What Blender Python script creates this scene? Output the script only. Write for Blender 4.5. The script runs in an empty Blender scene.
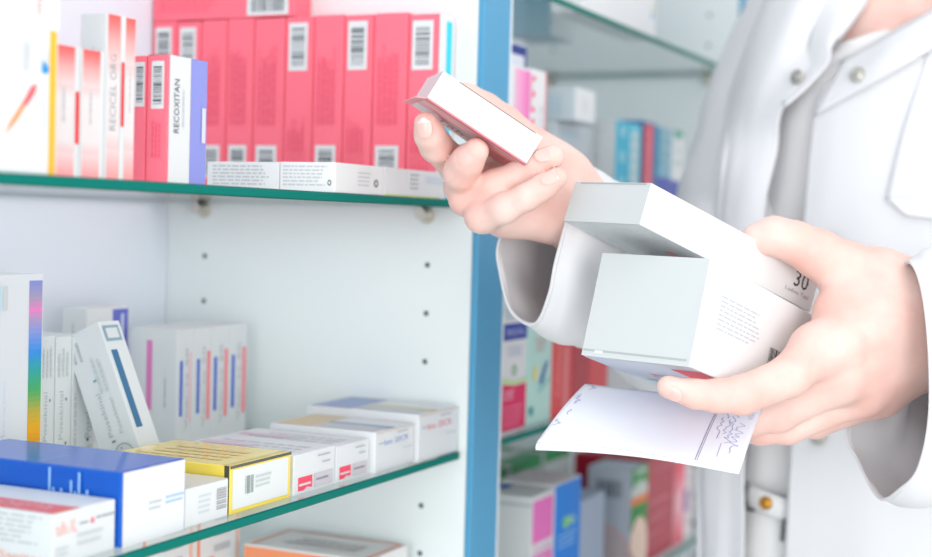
import bpy, bmesh, math, random
import numpy as np
from mathutils import Matrix, Vector, noise
random.seed(4)
S = bpy.context.scene
COL = S.collection

# ------------------------------------------------------------------ camera
FPX, CX, CY = 1466.0, 466.0, 278.5
def cam_axes(yaw, pitch, roll):
    a, p, r = map(math.radians, (yaw, pitch, roll))
    F = np.array([math.cos(a), math.sin(a), 0]); R = np.array([math.sin(a), -math.cos(a), 0]); U = np.array([0, 0, 1.])
    F2 = F*math.cos(p)-U*math.sin(p); U2 = U*math.cos(p)+F*math.sin(p)
    return R*math.cos(r)+U2*math.sin(r), U2*math.cos(r)-R*math.sin(r), F2
CR, CU, CF = cam_axes(24.84, 2.13, 1.56)
EYE = np.array([0, 0, 1.15])
def ray(x, y): return CF+CR*(x-CX)/FPX-CU*(y-CY)/FPX
def P(x, y, d): return EYE+ray(x, y)*d                 # a point of the place from a measured direction and distance
def cv(x, y, z): return CR*x-CU*y+CF*z                  # a direction: right, down, away
def on(x, y, axis, val):
    r = ray(x, y); return EYE+r*((val-EYE[axis])/r[axis])
cd = bpy.data.cameras.new('camera'); cam = bpy.data.objects.new('camera', cd); COL.objects.link(cam)
cam.matrix_world = Matrix(((CR[0], CU[0], -CF[0], EYE[0]), (CR[1], CU[1], -CF[1], EYE[1]), (CR[2], CU[2], -CF[2], EYE[2]), (0, 0, 0, 1)))
cd.sensor_width = 36; cd.lens = FPX/932*36; cd.clip_start = .02
cd.dof.use_dof = True; cd.dof.focus_distance = .885; cd.dof.aperture_fstop = 4.6
S.camera = cam

# ------------------------------------------------------------------ materials
def lin(c):
    if isinstance(c, str):
        c = c.lstrip('#'); c = [int(c[i:i+2], 16)/255 for i in (0, 2, 4)]
    return tuple(x/12.92 if x <= .04045 else ((x+.055)/1.055)**2.4 for x in c)+(1,)
MATS = {}
def ink(hexc, rough=.45, coat=0):
    k = (hexc, rough, coat)
    if k in MATS: return MATS[k]
    m = bpy.data.materials.new('print_'+hexc.strip('#')); m.use_nodes = True
    c = lin(hexc); c = tuple(x*(.86 if min(c[:3]) > .62 else 1) for x in c[:3])+(1,)      # white board reflects about four fifths
    b = m.node_tree.nodes['Principled BSDF']; b.inputs['Base Color'].default_value = c
    b.inputs['Roughness'].default_value = rough; b.inputs['Specular IOR Level'].default_value = .15; b.inputs['Coat Weight'].default_value = coat; b.inputs['Coat Roughness'].default_value = .12
    MATS[k] = m; return m
def surf(name, hexc, rough=.6, spec=.3, bump=None, vary=None, **kw):
    m = bpy.data.materials.new(name); m.use_nodes = True; nt = m.node_tree
    b = nt.nodes['Principled BSDF']; b.inputs['Base Color'].default_value = lin(hexc)
    b.inputs['Roughness'].default_value = rough; b.inputs['Specular IOR Level'].default_value = spec
    for k, v in kw.items(): b.inputs[k.replace('_', ' ')].default_value = v
    tc = nt.nodes.new('ShaderNodeTexCoord')
    if vary:
        n = nt.nodes.new('ShaderNodeTexNoise'); n.inputs['Scale'].default_value = vary[1]; n.inputs['Detail'].default_value = 4
        r = nt.nodes.new('ShaderNodeValToRGB'); r.color_ramp.elements[0].position = .35; r.color_ramp.elements[1].position = .7
        r.color_ramp.elements[0].color = lin(vary[0]); r.color_ramp.elements[1].color = lin(hexc)
        nt.links.new(tc.outputs['Object'], n.inputs['Vector']); nt.links.new(n.outputs['Fac'], r.inputs['Fac'])
        nt.links.new(r.outputs['Color'], b.inputs['Base Color'])
    if bump:
        n = nt.nodes.new('ShaderNodeTexNoise'); n.inputs['Scale'].default_value = bump[0]; n.inputs['Detail'].default_value = 3
        bp = nt.nodes.new('ShaderNodeBump'); bp.inputs['Strength'].default_value = bump[1]; bp.inputs['Distance'].default_value = .001
        nt.links.new(tc.outputs['Object'], n.inputs['Vector']); nt.links.new(n.outputs['Fac'], bp.inputs['Height'])
        nt.links.new(bp.outputs['Normal'], b.inputs['Normal'])
    return m
M_panel = surf('white_laminate', '#e6eded', .38, .35)
M_back = surf('white_back_laminate', '#e6ecf5', .4, .3)
M_blue = surf('blue_edge_laminate', '#4f9cc4', .35, .45)
M_floor = surf('pale_vinyl_floor', '#d9d6d0', .35, .4, vary=('#cfcbc4', 3.))
M_wall = surf('white_painted_wall', '#eceef0', .8, .2, bump=(120, .1))
M_hole = surf('drilled_hole', '#5d6a6c', .8, .1)
M_steel = surf('nickel_metal', '#d2cec4', .38, .5, Metallic=.8)
M_coat = surf('white_coat_cotton', '#efeff1', .85, .15, bump=(900, .12), Sheen_Weight=.15)
M_shirt = surf('white_jersey', '#ebebec', .9, .12, bump=(1200, .15))
M_trouser = surf('white_denim', '#e6e6e6', .85, .15, bump=(1500, .2))
M_belt = surf('pale_grey_leather', '#dcdcdc', .5, .3, bump=(600, .1))
M_gold = surf('brass_stud_metal', '#c08a3c', .3, .5, Metallic=1.0)
M_dark = surf('dark_metal', '#6b6d70', .35, .5, Metallic=.8)
M_skin = surf('skin', '#efd1c7', .5, .3, vary=('#e9bcb1', 30.), bump=(420, .12), Subsurface_Weight=.12, Subsurface_Scale=.003)
M_skin.node_tree.nodes['Principled BSDF'].inputs['Subsurface Radius'].default_value = (1, .35, .2)
M_nail = surf('polished_nail', '#e8c0b7', .25, .5)
M_nailtip = surf('nail_tip', '#ecdcd5', .25, .5)
def translucent(m, f):
    nt = m.node_tree; b = nt.nodes['Principled BSDF']; o = [n for n in nt.nodes if n.type == 'OUTPUT_MATERIAL'][0]
    t = nt.nodes.new('ShaderNodeBsdfTranslucent'); t.inputs['Color'].default_value = b.inputs['Base Color'].default_value; mx = nt.nodes.new('ShaderNodeMixShader'); mx.inputs[0].default_value = f
    nt.links.new(b.outputs[0], mx.inputs[1]); nt.links.new(t.outputs[0], mx.inputs[2]); nt.links.new(mx.outputs[0], o.inputs[0])
translucent(M_coat, .16)
M_hair = surf('brown_hair', '#5a4030', .5, .4)
M_shoe = surf('white_shoe_leather', '#e4e4e4', .5, .3)
M_paper = surf('note_paper', '#e9ecf5', .8, .15, bump=(60, .05))
M_inkpen = surf('violet_pen_ink', '#b0aecf', .6, .2)
M_inkline = surf('printed_line_ink', '#a3a8c0', .6, .2)
def glass_mat():
    m = bpy.data.materials.new('clear_shelf_glass'); m.use_nodes = True; nt = m.node_tree; nt.nodes.clear()
    o = nt.nodes.new('ShaderNodeOutputMaterial'); mx = nt.nodes.new('ShaderNodeMixShader'); fr = nt.nodes.new('ShaderNodeFresnel')
    t = nt.nodes.new('ShaderNodeBsdfTransparent'); g = nt.nodes.new('ShaderNodeBsdfGlossy')
    t.inputs['Color'].default_value = (.965, .985, .98, 1); g.inputs['Roughness'].default_value = .03; fr.inputs['IOR'].default_value = 1.5
    ge = nt.nodes.new('ShaderNodeNewGeometry'); ma = nt.nodes.new('ShaderNodeMath'); ma.operation = 'MULTIPLY_ADD'; ma.inputs[1].default_value = -1; ma.inputs[2].default_value = 1
    mu = nt.nodes.new('ShaderNodeMath'); mu.operation = 'MULTIPLY'; nt.links.new(ge.outputs['Backfacing'], ma.inputs[0]); nt.links.new(ma.outputs[0], mu.inputs[0]); nt.links.new(fr.outputs[0], mu.inputs[1]); nt.links.new(mu.outputs[0], mx.inputs[0]); nt.links.new(t.outputs[0], mx.inputs[1]); nt.links.new(g.outputs[0], mx.inputs[2]); nt.links.new(mx.outputs[0], o.inputs[0])
    return m
M_glass = glass_mat()
M_gedge = surf('green_glass_edge', '#00766b', .4, .08)
M_gedge2 = surf('green_glass_arris', '#00635a', .4, .08)

# ------------------------------------------------------------------ object helpers
def meta(o, label=None, cat=None, group=None, kind=None):
    if label: o['label'] = label
    if cat: o['category'] = cat
    if group: o['group'] = group
    if kind: o['kind'] = kind
    return o
def mesh_obj(name, verts, faces, mats, parent=None, mi=None, smooth=False, loc=None):
    me = bpy.data.meshes.new(name)
    me.from_pydata([tuple(map(float, v)) for v in verts], [], [tuple(map(int, f)) for f in faces])
    for m in (mats if isinstance(mats, (list, tuple)) else [mats]): me.materials.append(m)
    if mi is not None: me.polygons.foreach_set('material_index', list(map(int, mi)))
    if smooth: me.polygons.foreach_set('use_smooth', [True]*len(me.polygons))
    me.update()
    o = bpy.data.objects.new(name, me); COL.objects.link(o)
    if loc is not None: o.location = loc
    if parent is not None:
        o.parent = parent
    return o
def empty(name, loc):
    o = bpy.data.objects.new(name, None); COL.objects.link(o); o.location = loc; o.empty_display_size = .05; return o
def world_child(o, parent):                         # vertices given in world space; keep them there
    o.parent = parent; o.matrix_parent_inverse = Matrix(parent.matrix_basis if parent.parent is None else MW(parent)).inverted(); return o
def MW(o):
    m = o.matrix_basis.copy()
    if o.parent: m = MW(o.parent) @ o.matrix_parent_inverse @ m
    return m
def bevel_box(dx, dy, dz, bev, seg=2):
    bm = bmesh.new(); bmesh.ops.create_cube(bm, size=1)
    for v in bm.verts: v.co = Vector((v.co.x*dx, v.co.y*dy, (v.co.z+.5)*dz))
    if bev: bmesh.ops.bevel(bm, geom=list(bm.edges), offset=bev, segments=seg, profile=.6, affect='EDGES')
    bm.verts.ensure_lookup_table(); bm.verts.index_update()
    V = [tuple(v.co) for v in bm.verts]; Fc = [tuple(v.index for v in f.verts) for f in bm.faces]; bm.free(); return V, Fc
def block(name, x0, x1, y0, y1, z0, z1, m, parent=None, bev=.0008):
    V, Fc = bevel_box(x1-x0, y1-y0, z1-z0, bev)
    c = Vector(((x0+x1)/2, (y0+y1)/2, z0))
    o = mesh_obj(name, V, Fc, m)
    o.location = c
    if parent: world_child(o, parent)
    return o
FONT = {}
def glyphs(s):
    if s in FONT: return FONT[s]
    cu = bpy.data.curves.new('t', 'FONT'); cu.body = s; cu.resolution_u = 2; ob = bpy.data.objects.new('t', cu)
    me = ob.to_mesh(); V = [(v.co.x, v.co.y) for v in me.vertices]; Fc = [tuple(p.vertices) for p in me.polygons]; ob.to_mesh_clear()
    bpy.data.objects.remove(ob); bpy.data.curves.remove(cu)
    xs = [v[0] for v in V]; ys = [v[1] for v in V]; a, b, c, d = min(xs), max(xs), min(ys), max(ys)
    FONT[s] = ([((x-a)/(b-a), (y-c)/(d-c)) for x, y in V], Fc); return FONT[s]

EPS = .00013
class Carton:
    """printed folding carton: local x = width (front face), y = depth, z = height"""
    def __init__(s, w, d, h, base='#f4f6f7', bev=.0007, rough=.35, coat=0):
        s.w, s.d, s.h = w, d, h
        s.V, s.F = bevel_box(w, d, h, bev); s.mats = [ink(base, rough, coat)]; s.coat = coat; s.mi = [0]*len(s.F); s.lay = {}
    def pt(s, f, u, v, k):
        w, d, h = s.w, s.d, s.h; e = EPS*k
        if f == 'F': return (-w/2+u*w, -d/2-e, v*h)
        if f == 'L': return (-w/2-e, d/2-u*d, v*h)
        if f == 'R': return (w/2+e, -d/2+u*d, v*h)
        if f == 'T': return (-w/2+u*w, -d/2+v*d, h+e)
        if f == 'B': return (-w/2+u*w, d/2-v*d, -e)
        if f == 'K': return (w/2-u*w, d/2+e, v*h)
    def poly(s, f, pts, col, k=None):
        m = ink(col, .45, s.coat) if isinstance(col, str) else col
        if m not in s.mats: s.mats.append(m)
        if k is None: k = s.lay[f] = s.lay.get(f, 0)+1
        i = len(s.V); s.V += [s.pt(f, u, v, k) for u, v in pts]; s.F.append(tuple(range(i, i+len(pts)))); s.mi.append(s.mats.index(m)); return s
    def rect(s, f, u0, v0, u1, v1, col, k=None): return s.poly(f, [(u0, v0), (u1, v0), (u1, v1), (u0, v1)], col, k)
    def grad(s, f, u0, v0, u1, v1, stops, n=14, vert=True):
        k = s.lay[f] = s.lay.get(f, 0)+1
        for i in range(n):
            t = (i+.5)/n
            for (a, ca), (b, cb) in zip(stops, stops[1:]):
                if a <= t <= b: break
            q = (t-a)/(b-a); A = [int(ca[j:j+2], 16) for j in (1, 3, 5)]; B = [int(cb[j:j+2], 16) for j in (1, 3, 5)]
            c = '#%02x%02x%02x' % tuple(int(x+(y-x)*q) for x, y in zip(A, B))
            if vert: s.rect(f, u0, v0+(v1-v0)*i/n, u1, v0+(v1-v0)*(i+1)/n, c, k)
            else: s.rect(f, u0+(u1-u0)*i/n, v0, u0+(u1-u0)*(i+1)/n, v1, c, k)
        return s
    def text(s, f, st, u0, v0, u1, v1, col, rot=0):
        m = ink(col)
        if m not in s.mats: s.mats.append(m)
        k = s.lay[f] = s.lay.get(f, 0)+1
        G, Fc = glyphs(st); i = len(s.V)
        for a, b in G:
            if rot == 90: a, b = 1-b, a
            elif rot == -90: a, b = b, 1-a
            elif rot == 180: a, b = 1-a, 1-b
            s.V.append(s.pt(f, u0+a*(u1-u0), v0+b*(v1-v0), k))
        for q in Fc: s.F.append(tuple(i+x for x in q)); s.mi.append(s.mats.index(m))
        return s
    def bars(s, f, u0, v0, u1, v1, vert=True, col='#5a6068', n=17, seed=1, back='#eef1f2'):
        if back: s.rect(f, u0, v0, u1, v1, back)
        k = s.lay[f] = s.lay.get(f, 0)+1; r = random.Random(seed); m = .1 if back else 0
        for i in range(n):
            a = m+(1-2*m)*i/n; b = a+(1-2*m)/n*r.choice([.3, .5, .8])
            if vert: s.rect(f, u0+(u1-u0)*a, v0+(v1-v0)*m*1.6, u0+(u1-u0)*b, v1-(v1-v0)*m, col, k)
            else: s.rect(f, u0+(u1-u0)*m*1.6, v0+(v1-v0)*a, u1-(u1-u0)*m*1.6, v0+(v1-v0)*b, col, k)
        return s
    def lines(s, f, u0, v0, u1, v1, n, col='#b4babd', vert=False, seed=2, dens=.45):
        """small print: rows of word-length dashes"""
        k = s.lay[f] = s.lay.get(f, 0)+1; r = random.Random(seed)
        for i in range(n):
            t0 = i/n; t1 = t0+dens/n; x = 0; end = r.uniform(.75, 1)
            while x < end-.02:
                wl = min(r.uniform(.05, .17), end-x)
                if vert: s.rect(f, u0+(u1-u0)*t0, v0+(v1-v0)*x, u0+(u1-u0)*t1, v0+(v1-v0)*(x+wl), col, k)
                else: s.rect(f, u0+(u1-u0)*x, v1-(v1-v0)*t1, u0+(u1-u0)*(x+wl), v1-(v1-v0)*t0, col, k)
                x += wl+.025
        return s
    def disc(s, f, u, v, ru, rv, col, ring=0, n=20, k=None, a0=0, a1=360):
        m = ink(col)
        if m not in s.mats: s.mats.append(m)
        if k is None: k = s.lay[f] = s.lay.get(f, 0)+1
        for i in range(n):
            p, q = (math.radians(a0+(a1-a0)*j/n) for j in (i, i+1))
            pts = [(u+ru*math.cos(p)*ring, v+rv*math.sin(p)*ring), (u+ru*math.cos(p), v+rv*math.sin(p)), (u+ru*math.cos(q), v+rv*math.sin(q)), (u+ru*math.cos(q)*ring, v+rv*math.sin(q)*ring)]
            if not ring: pts = pts[:3]
            s.poly(f, pts, col, k)
        return s
    def done(s, label, loc=None, M=None, name='medicine_box', group=None, cat='box'):
        o = mesh_obj(name, s.V, s.F, s.mats, mi=s.mi)
        if M is not None: o.matrix_world = M
        else: o.location = loc
        return meta(o, label, cat, group)
def shelf_box(x0, x1, y0, y1, z0, z1, base='#f4f6f7', **k):
    b = Carton(x1-x0, y1-y0, z1-z0, base, **k); b.at = ((x0+x1)/2, (y0+y1)/2, z0); return b

# ------------------------------------------------------------------ the setting
XP, XU, Y0, YB = 1.006, 1.060, .457, .741
X2, X2U = 1.768, 1.832
ZU, ZL, ZB, ZT = 1.1676, .9775, .789, 1.3465
def struct(o): return meta(o, kind='structure')
struct(mesh_obj('floor', [(-2.5, -3, 0), (4.5, -3, 0), (4.5, 1.2, 0), (-2.5, 1.2, 0)], [(0, 1, 2, 3)], M_floor))
struct(block('wall_back', -2.5, 4.5, .80, .90, 0, 2.7, M_wall))

def holes(V, Fc, mi, x, sx, ys, zs, r=.0022):
    for y in ys:
        for z in zs:
            i = len(V)
            for k in range(12):
                a = k*math.pi/6; V.append((x+sx*.0002, y+r*math.cos(a), z+r*math.sin(a)))
            for k in range(12):
                a = k*math.pi/6; V.append((x+sx*.0001, y+r*1.25*math.cos(a), z+r*1.25*math.sin(a)))
            Fc.append(tuple(range(i, i+12))[::-1] if sx < 0 else tuple(range(i, i+12))); mi.append(1)
def panel(name, x0, x1, y0, y1, z0, z1, parent, hx=None, sx=0):
    V, Fc = bevel_box(x1-x0, y1-y0, z1-z0, .0006); c = ((x0+x1)/2, (y0+y1)/2, z0)
    V = [tuple(np.array(v)+c) for v in V]; mi = [0]*len(Fc)
    if hx is not None:
        zs = [1.1178+.0371*k for k in range(-26, 24)]
        holes(V, Fc, mi, hx, sx, (.4985, .7035), zs)
    o = mesh_obj(name, V, Fc, [M_panel, M_hole], mi=mi)
    return world_child(o, parent)
ZTOP = 2.1
def unit(label, xl, xr):
    e = empty('shelving_unit', (((xl+xr)/2), (Y0+YB)/2, 0)); meta(e, label, 'shelving')
    block('back_panel', xl+.0005, xr-.0005, YB, YB+.012, 0, ZTOP, M_back, e)
    block('plinth', xl+.0005, xr-.0005, Y0+.03, YB-.0005, 0, .1, M_panel, e); block('top_panel', xl+.0005, xr-.0005, Y0+.004, YB-.0005, ZTOP-.03, ZTOP, M_panel, e)
    return e
unit('white back of the left shelves behind the red cartons and the rainbow striped carton', .06, XP)
unit('white back of the right shelves, behind the hands and the magenta and mint cartons', XU, X2)
def upright(label, x0, x1, nm):
    e = empty('cabinet_upright', ((x0+x1)/2, (Y0+YB)/2, 0)); meta(e, label, 'cabinet upright')
    m = (x0+x1)/2
    panel('side_panel', x0, m, Y0+.0045, YB+.012, 0, ZTOP, e, x0, -1); panel('side_panel', m+.0002, x1, Y0+.0045, YB+.012, 0, ZTOP, e, x1, 1)
    o = block('front_edge_strip', x0, x1-.0047, Y0-.001, Y0+.004, 0, ZTOP, M_blue, e, .0006); meta(o, label='blue front edge strip')
    block('edge_trim', x1-.0045, x1, Y0-.0005, Y0+.004, 0, ZTOP, M_panel, e, .0004)
upright('blue edged white upright between the two shelf bays, behind the lifted hand', XP, XU, 0)
upright('blue edged white upright ending the right bay, behind the shoulder', X2, X2U, 1)
upright('blue edged white upright at the far left, outside the photo', .006, .06, 2)

def glass_shelf(label, x0, x1, ztop, t=.0058, y0=.4655, y1=.738):
    V, Fc = bevel_box(x1-x0, y1-y0, t, .0009, 1); V = [(x, y, z-t) for x, y, z in V]
    me_mi = []
    for f in Fc:
        p = [np.array(V[i]) for i in f]; n = np.cross(p[1]-p[0], p[2]-p[0]); n = n/np.linalg.norm(n)
        me_mi.append(0 if abs(n[2]) > .9 else (1 if abs(n[2]) < .1 else 2))
    o = mesh_obj('glass_shelf', V, Fc, [M_glass, M_gedge, M_gedge2], mi=me_mi, loc=((x0+x1)/2, (y0+y1)/2, ztop))
    return meta(o, label, 'shelf')
def support(x, sx, y, z, label):
    """nickel shelf stud: collar against the panel and a peg with a resting pad under the glass"""
    e = empty('shelf_support', (x, y, z)); meta(e, label, 'shelf support', 'nickel shelf supports')
    def cyl(name, r0, r1, xa, xb, dz):
        V = []; n = 20
        for xx, r in ((xa, r0*.9), (xa, r0), (xb, r1), (xb, r1*.8)):
            V += [(sx*xx, r*math.cos(2*math.pi*k/n), dz+r*math.sin(2*math.pi*k/n)) for k in range(n)]
        Fc = [(a*n+k, a*n+(k+1) % n, (a+1)*n+(k+1) % n, (a+1)*n+k) for a in range(3) for k in range(n)]+[tuple(range(n)), tuple(range(3*n, 4*n))]
        mesh_obj(name, V, Fc, M_steel, e, smooth=False)
    cyl('collar', .0062, .0062, 0, .003, -.0064); cyl('peg', .0045, .0045, .003, .014, -.0048)
    return e
shelves = [('upper left glass shelf carrying the red cartons', .07, XP-.003, ZU), ('lower left glass shelf carrying the blue and yellow boxes', .07, XP-.003, ZL),
           ('bottom left glass shelf under the orange box', .07, XP-.003, .8676),
           ('high right glass shelf above the cyan boxes', XU+.003, X2-.003, ZT), ('right glass shelf at hand height behind the person carrying the cyan boxes', XU+.003, X2-.003, ZU),
           ('right glass shelf carrying the magenta and mint boxes', XU+.003, X2-.003, ZL), ('bottom right glass shelf carrying the pink and bright blue boxes', XU+.003, X2-.003, ZB)]
for a in shelves: glass_shelf(*a)
for (lab, x0, x1, z) in shelves[:2]:
    w = 'red carton shelf' if z == ZU else 'blue box shelf'
    for y, n in ((.4995, 'front'), (.7045, 'rear')):
        support(XP, -1, y, z-.0058, 'round nickel %s support under the right end of the %s' % (n, w))
for (lab, x0, x1, z) in shelves[3:5]:
    w = 'high right shelf' if z == ZT else 'cyan box shelf'
    for y, n in ((.4995, 'front'), (.7045, 'rear')):
        support(X2, -1, y, z-.0058, 'round nickel %s support under the right end of the %s' % (n, w))

# ------------------------------------------------------------------ upper left shelf
WHITE, GREY = '#f5f7f8', '#b9bfc2'
b = shelf_box(.470, .5497, .470, .545, ZU, 1.2352, WHITE)
b.grad('F', .925, .0, .985, 1, [(0, '#f0b43c'), (1, '#f6bd2c')], 4)
b.poly('F', [(.56, .25), (.60, .34), (.74, .54), (.79, .60), (.80, .56), (.74, .48), (.66, .36)], '#f49a5c').poly('F', [(.69, .46), (.77, .60), (.82, .62), (.80, .55), (.74, .47)], '#ee6a70')
b.disc('F', .885, .73, .03, .035, '#2f9be8').poly('F', [(.865, .75), (.885, .76), (.85, .80)], '#2f9be8')
b.lines('F', .70, .70, .76, .92, 3, '#c9cfd2', True).text('F', 'Pensin', .885, .76, .915, .86, '#b9c2cc', 90).lines('F', .87, .3, .89, .55, 1, '#cfd4d6', True)
b.rect('T', .02, .02, .5, .04, '#8e9a98')
b.done('large white carton with yellow edge stripe and orange swoosh on the upper left shelf', b.at)
b = shelf_box(.5222, .5505, .470, .540, 1.2352, 1.305, '#fbfbfb')
b.grad('F', .86, .24, .97, 1, [(0, '#fce39a'), (.5, '#f6a860'), (1, '#ee6a5e')], 10).poly('F', [(.8, 1), (.86, 1), (.86, .5)], '#fce6a8').poly('F', [(.86, .24), (.86, .5), (.97, .24)], '#fbfbfb')
b.text('F', 'mum', .44, .10, .54, .33, '#f0928c', 90)
b.done('white carton with orange and yellow curve lying on the large yellow striped carton', b.at)
def pinkwhite(x0, x1, y0, y1, z1, g0, g1, txt, strip, label):
    b = shelf_box(x0, x1, y0, y1, ZU, z1, '#eef0f1')
    b.grad('F', g0, 0, g1, .995, [(0, '#f79c9c'), (.28, '#f5eaea'), (.62, '#f4eeee'), (.86, '#f6a4a2'), (1, '#f2605f')], 48)
    if txt: b.text('F', txt, g0+.18, .30, g0+.62, .76, '#9aa0a6', 90)
    else: b.lines('F', g0+.3, .42, g0+.5, .68, 1, '#d3cfd0', True)
    if strip: b.rect('F', *strip, '#f0393e')
    b.lines('L', .45, .55, .9, .8, 2, '#d5dadc', True)
    return b.done(label, b.at)
G1 = 'white cartons with fading red ends on the upper left shelf'
pinkwhite(.5635, .5838, .485, .515, 1.2325, .06, .80, None, (.83, .26, .96, .66), 'short white carton with fading red ends beside the yellow striped carton, left of its pair', )
pinkwhite(.5845, .6028, .485, .4995, 1.2325, .06, .80, None, None, 'short white carton with fading red ends, right of its pair, before the tall white carton')
pinkwhite(.6036, .6149, .485, .5017, 1.2527, .1, .98, 'RECICEL ORG', None, 'tall white carton with grey upright lettering and fading red ends')
pinkwhite(.6155, .6272, .485, .503, 1.2527, .3, .98, None, (.03, .33, .22, .72), 'tall white carton with narrow red strip beside the red barcode cartons')
RED, RED2 = '#ff788a', '#e8455f'
b = shelf_box(.6554, .6921, .485, .4985, ZU, 1.2375, RED)
b.rect('F', .0, 0, .58, 1, '#eceef0').rect('F', .58, 0, 1, 1, '#8e94d8').rect('F', .0, 0, .04, 1, RED).text('F', 'RECOXITAN', .16, .40, .29, .82, '#5f646c', 90).lines('F', .38, .45, .45, .75, 1, '#c6cacc', True).rect('F', .86, .34, .96, .62, '#dfe2f2').rect('T', 0, 0, 1, 1, '#d9dde2')
b.bars('L', .22, .58, .84, .95, False).lines('L', .3, .2, .8, .5, 3, '#f0627a', True)
b.done('red carton with white and violet front and black upright lettering before the red row', b.at)
b = shelf_box(.6554, .6921, .4992, .5075, ZU, 1.2372, RED); b.bars('L', .1, .6, .9, .95, False).rect('K', 0, 0, 1, 1, '#8e94d8')
b.done('red barcode carton standing directly behind the violet fronted carton', b.at)
edges = [.4795, .5055, .5352, .5604, .5874, .6131, .6416, .6670, .6918, .7155, .7395]
ORD = ['first', 'second', 'third', 'fourth', 'fifth', 'sixth', 'seventh', 'eighth', 'ninth', 'tenth']
for i in range(10):
    ya, yb = edges[i]+.0004, edges[i+1]-.0004
    b = shelf_box(.9783, 1.0042, ya, yb, ZU, 1.3072-.0022*(i == 0)-.0004*(i % 3), RED, bev=.0012)
    top = i in (0, 2, 4, 8, 9)
    if top: b.bars('L', .12, .70, .80, .965, False, '#6a7076', 16, i)
    else: b.bars('L', .12, .10, .80, .285, False, '#6a7076', 13, i)
    lo, hi = (.08, .45) if top else (.38, .86)
    b.lines('L', .14, lo+.02, .80, hi, 5, '#f66d81', True, i, .5).lines('L', .14, hi-.2 if top else .40, .80, hi-.06, 4, '#f3667c', True, i+9, .55)
    b.rect('L', .955, 0, .975, 1, '#f98a9a')
    if i == 0: b.rect('F', 0, 0, 1, 1, '#f3f6f7').rect('F', .46, 0, .82, .97, '#38cfe4')
    b.done('%s red barcode carton from the right end of the upright red row' % ORD[i], b.at, group='red barcode cartons in a row along the side panel')
b = shelf_box(.9783, 1.0042, .6063, .7395, 1.3075, 1.3335, RED); b.bars('L', .68, .06, .965, .72, True, '#6a7076', 22).lines('L', .05, .2, .5, .85, 5, '#f66d81')
b.done('red carton lying flat on top of the back of the red row', b.at)
b = shelf_box(.9783, 1.0042, .5200, .6050, 1.3362-.0289+.0003, 1.3335, '#f2f4f5') if False else None
b = shelf_box(.8079, .8729, .467, .5082, ZU, 1.1868, '#f4f6f7')
b.lines('L', .06, .15, .86, .88, 6, '#c3c9cb').disc('L', .9, .32, .035, .1, '#7f898a', .5).lines('F', .45, .2, .72, .75, 4, '#c9ced2').disc('F', .83, .4, .05, .14, '#8f9a98', .4)
b.done('flat white carton with small print, right of two in line before the red row', b.at)
b = shelf_box(.8079, .8729, .5088, .5645, ZU, 1.1866, '#f4f6f7'); b.lines('L', .08, .15, .9, .88, 6, '#c0c6c9', seed=7)
b.done('flat white carton with small print, left of two in line before the red row', b.at)
b = shelf_box(.8737, .9690, .467, .4782, ZU, 1.1868, '#f1f3f5')
b.lines('F', .40, .2, .55, .85, 4, '#bcc3c9').rect('F', .66, .55, .95, .8, '#dfe6ee').rect('F', .0, 0, .9, .06, '#c9d68c')
b.done('flat white carton ending beneath the raised fingers, at the front of the upper left shelf', b.at)

# ------------------------------------------------------------------ lower left shelf: flat boxes in front
FY = .4755
b = shelf_box(.5585, .6068, FY+.001, .580, ZL, 1.0035, '#eef2f4')
b.rect('T', .02, .02, .42, 1, '#e2737c').text('T', 'tulfo XL', .10, .1, .34, .7, '#e8aeb2', 90).rect('T', .02, 0, .42, .025, '#ef6b4c')
b.text('F', 'tulfo XL', .06, .56, .38, .82, '#f2a794').lines('F', .42, .62, .56, .72, 1, '#a9b0b6').disc('F', .62, .70, .025, .06, '#f26c7c').lines('F', .68, .66, .99, .76, 1, '#a4abb2').lines('F', .38, .2, .8, .52, 2, '#dce1e4').lines('F', .06, .12, .25, .34, 2, '#ccd2d6')
b.lines('L', .3, .32, .95, .92, 6, '#bcc3c3', dens=.38).text('L', 'Ta Sanitas', .55, .06, .95, .2, '#f2a188')
b.done('flat white carton with red band and orange lettering, nearest corner of the lower left shelf', b.at)
b = shelf_box(.6085, .6645, FY-.001, .600, ZL, 1.0172, '#0059c2', bev=.0014, rough=.3, coat=.55)
b.rect('F', .03, .0, .985, .985, '#f5f8fa').lines('F', .42, .36, .62, .52, 2, '#c3cbd2').lines('F', .68, .40, .98, .54, 2, '#a9cdec')
r = random.Random(3)
for k in range(5): b.rect('L', .60+k*.022, .46, .613+k*.022, .46+[.16, .50, .24, .16, .24][k], '#8fbdf0')
for k in range(5): b.rect('L', .74+k*.022, .44, .753+k*.022, .44+[.38, .24, .50, .22, .28][k], '#8fbdf0')
b.rect('L', .88, .32, .90, .50, '#dfe9f6'); b.rect('T', .1, .45, .5, .47, '#5f93dc')
b.rect('F', .4, .985, .7, 1., '#8d9aa6')
b.done('big blue carton with white end lying on the lower left shelf', b.at)
b = shelf_box(.6660, .7080, FY, .560, ZL, .9995, '#f2f5f6'); b.lines('F', .3, .2, .6, .75, 4, '#cdd5d9').bars('F', .72, .25, .95, .85, False, '#b0b2b4', 9, 5, None).rect('T', 0, 0, 1, 1, '#dcd8cc')  # tan top: reflection and shade from the yellow carton put into the colour
b.done('low white carton between the blue carton and the yellow carton', b.at)
b = shelf_box(.7095, .7762, FY, .562, ZL, 1.0062, '#f7dd55', rough=.3, coat=.9)
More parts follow.
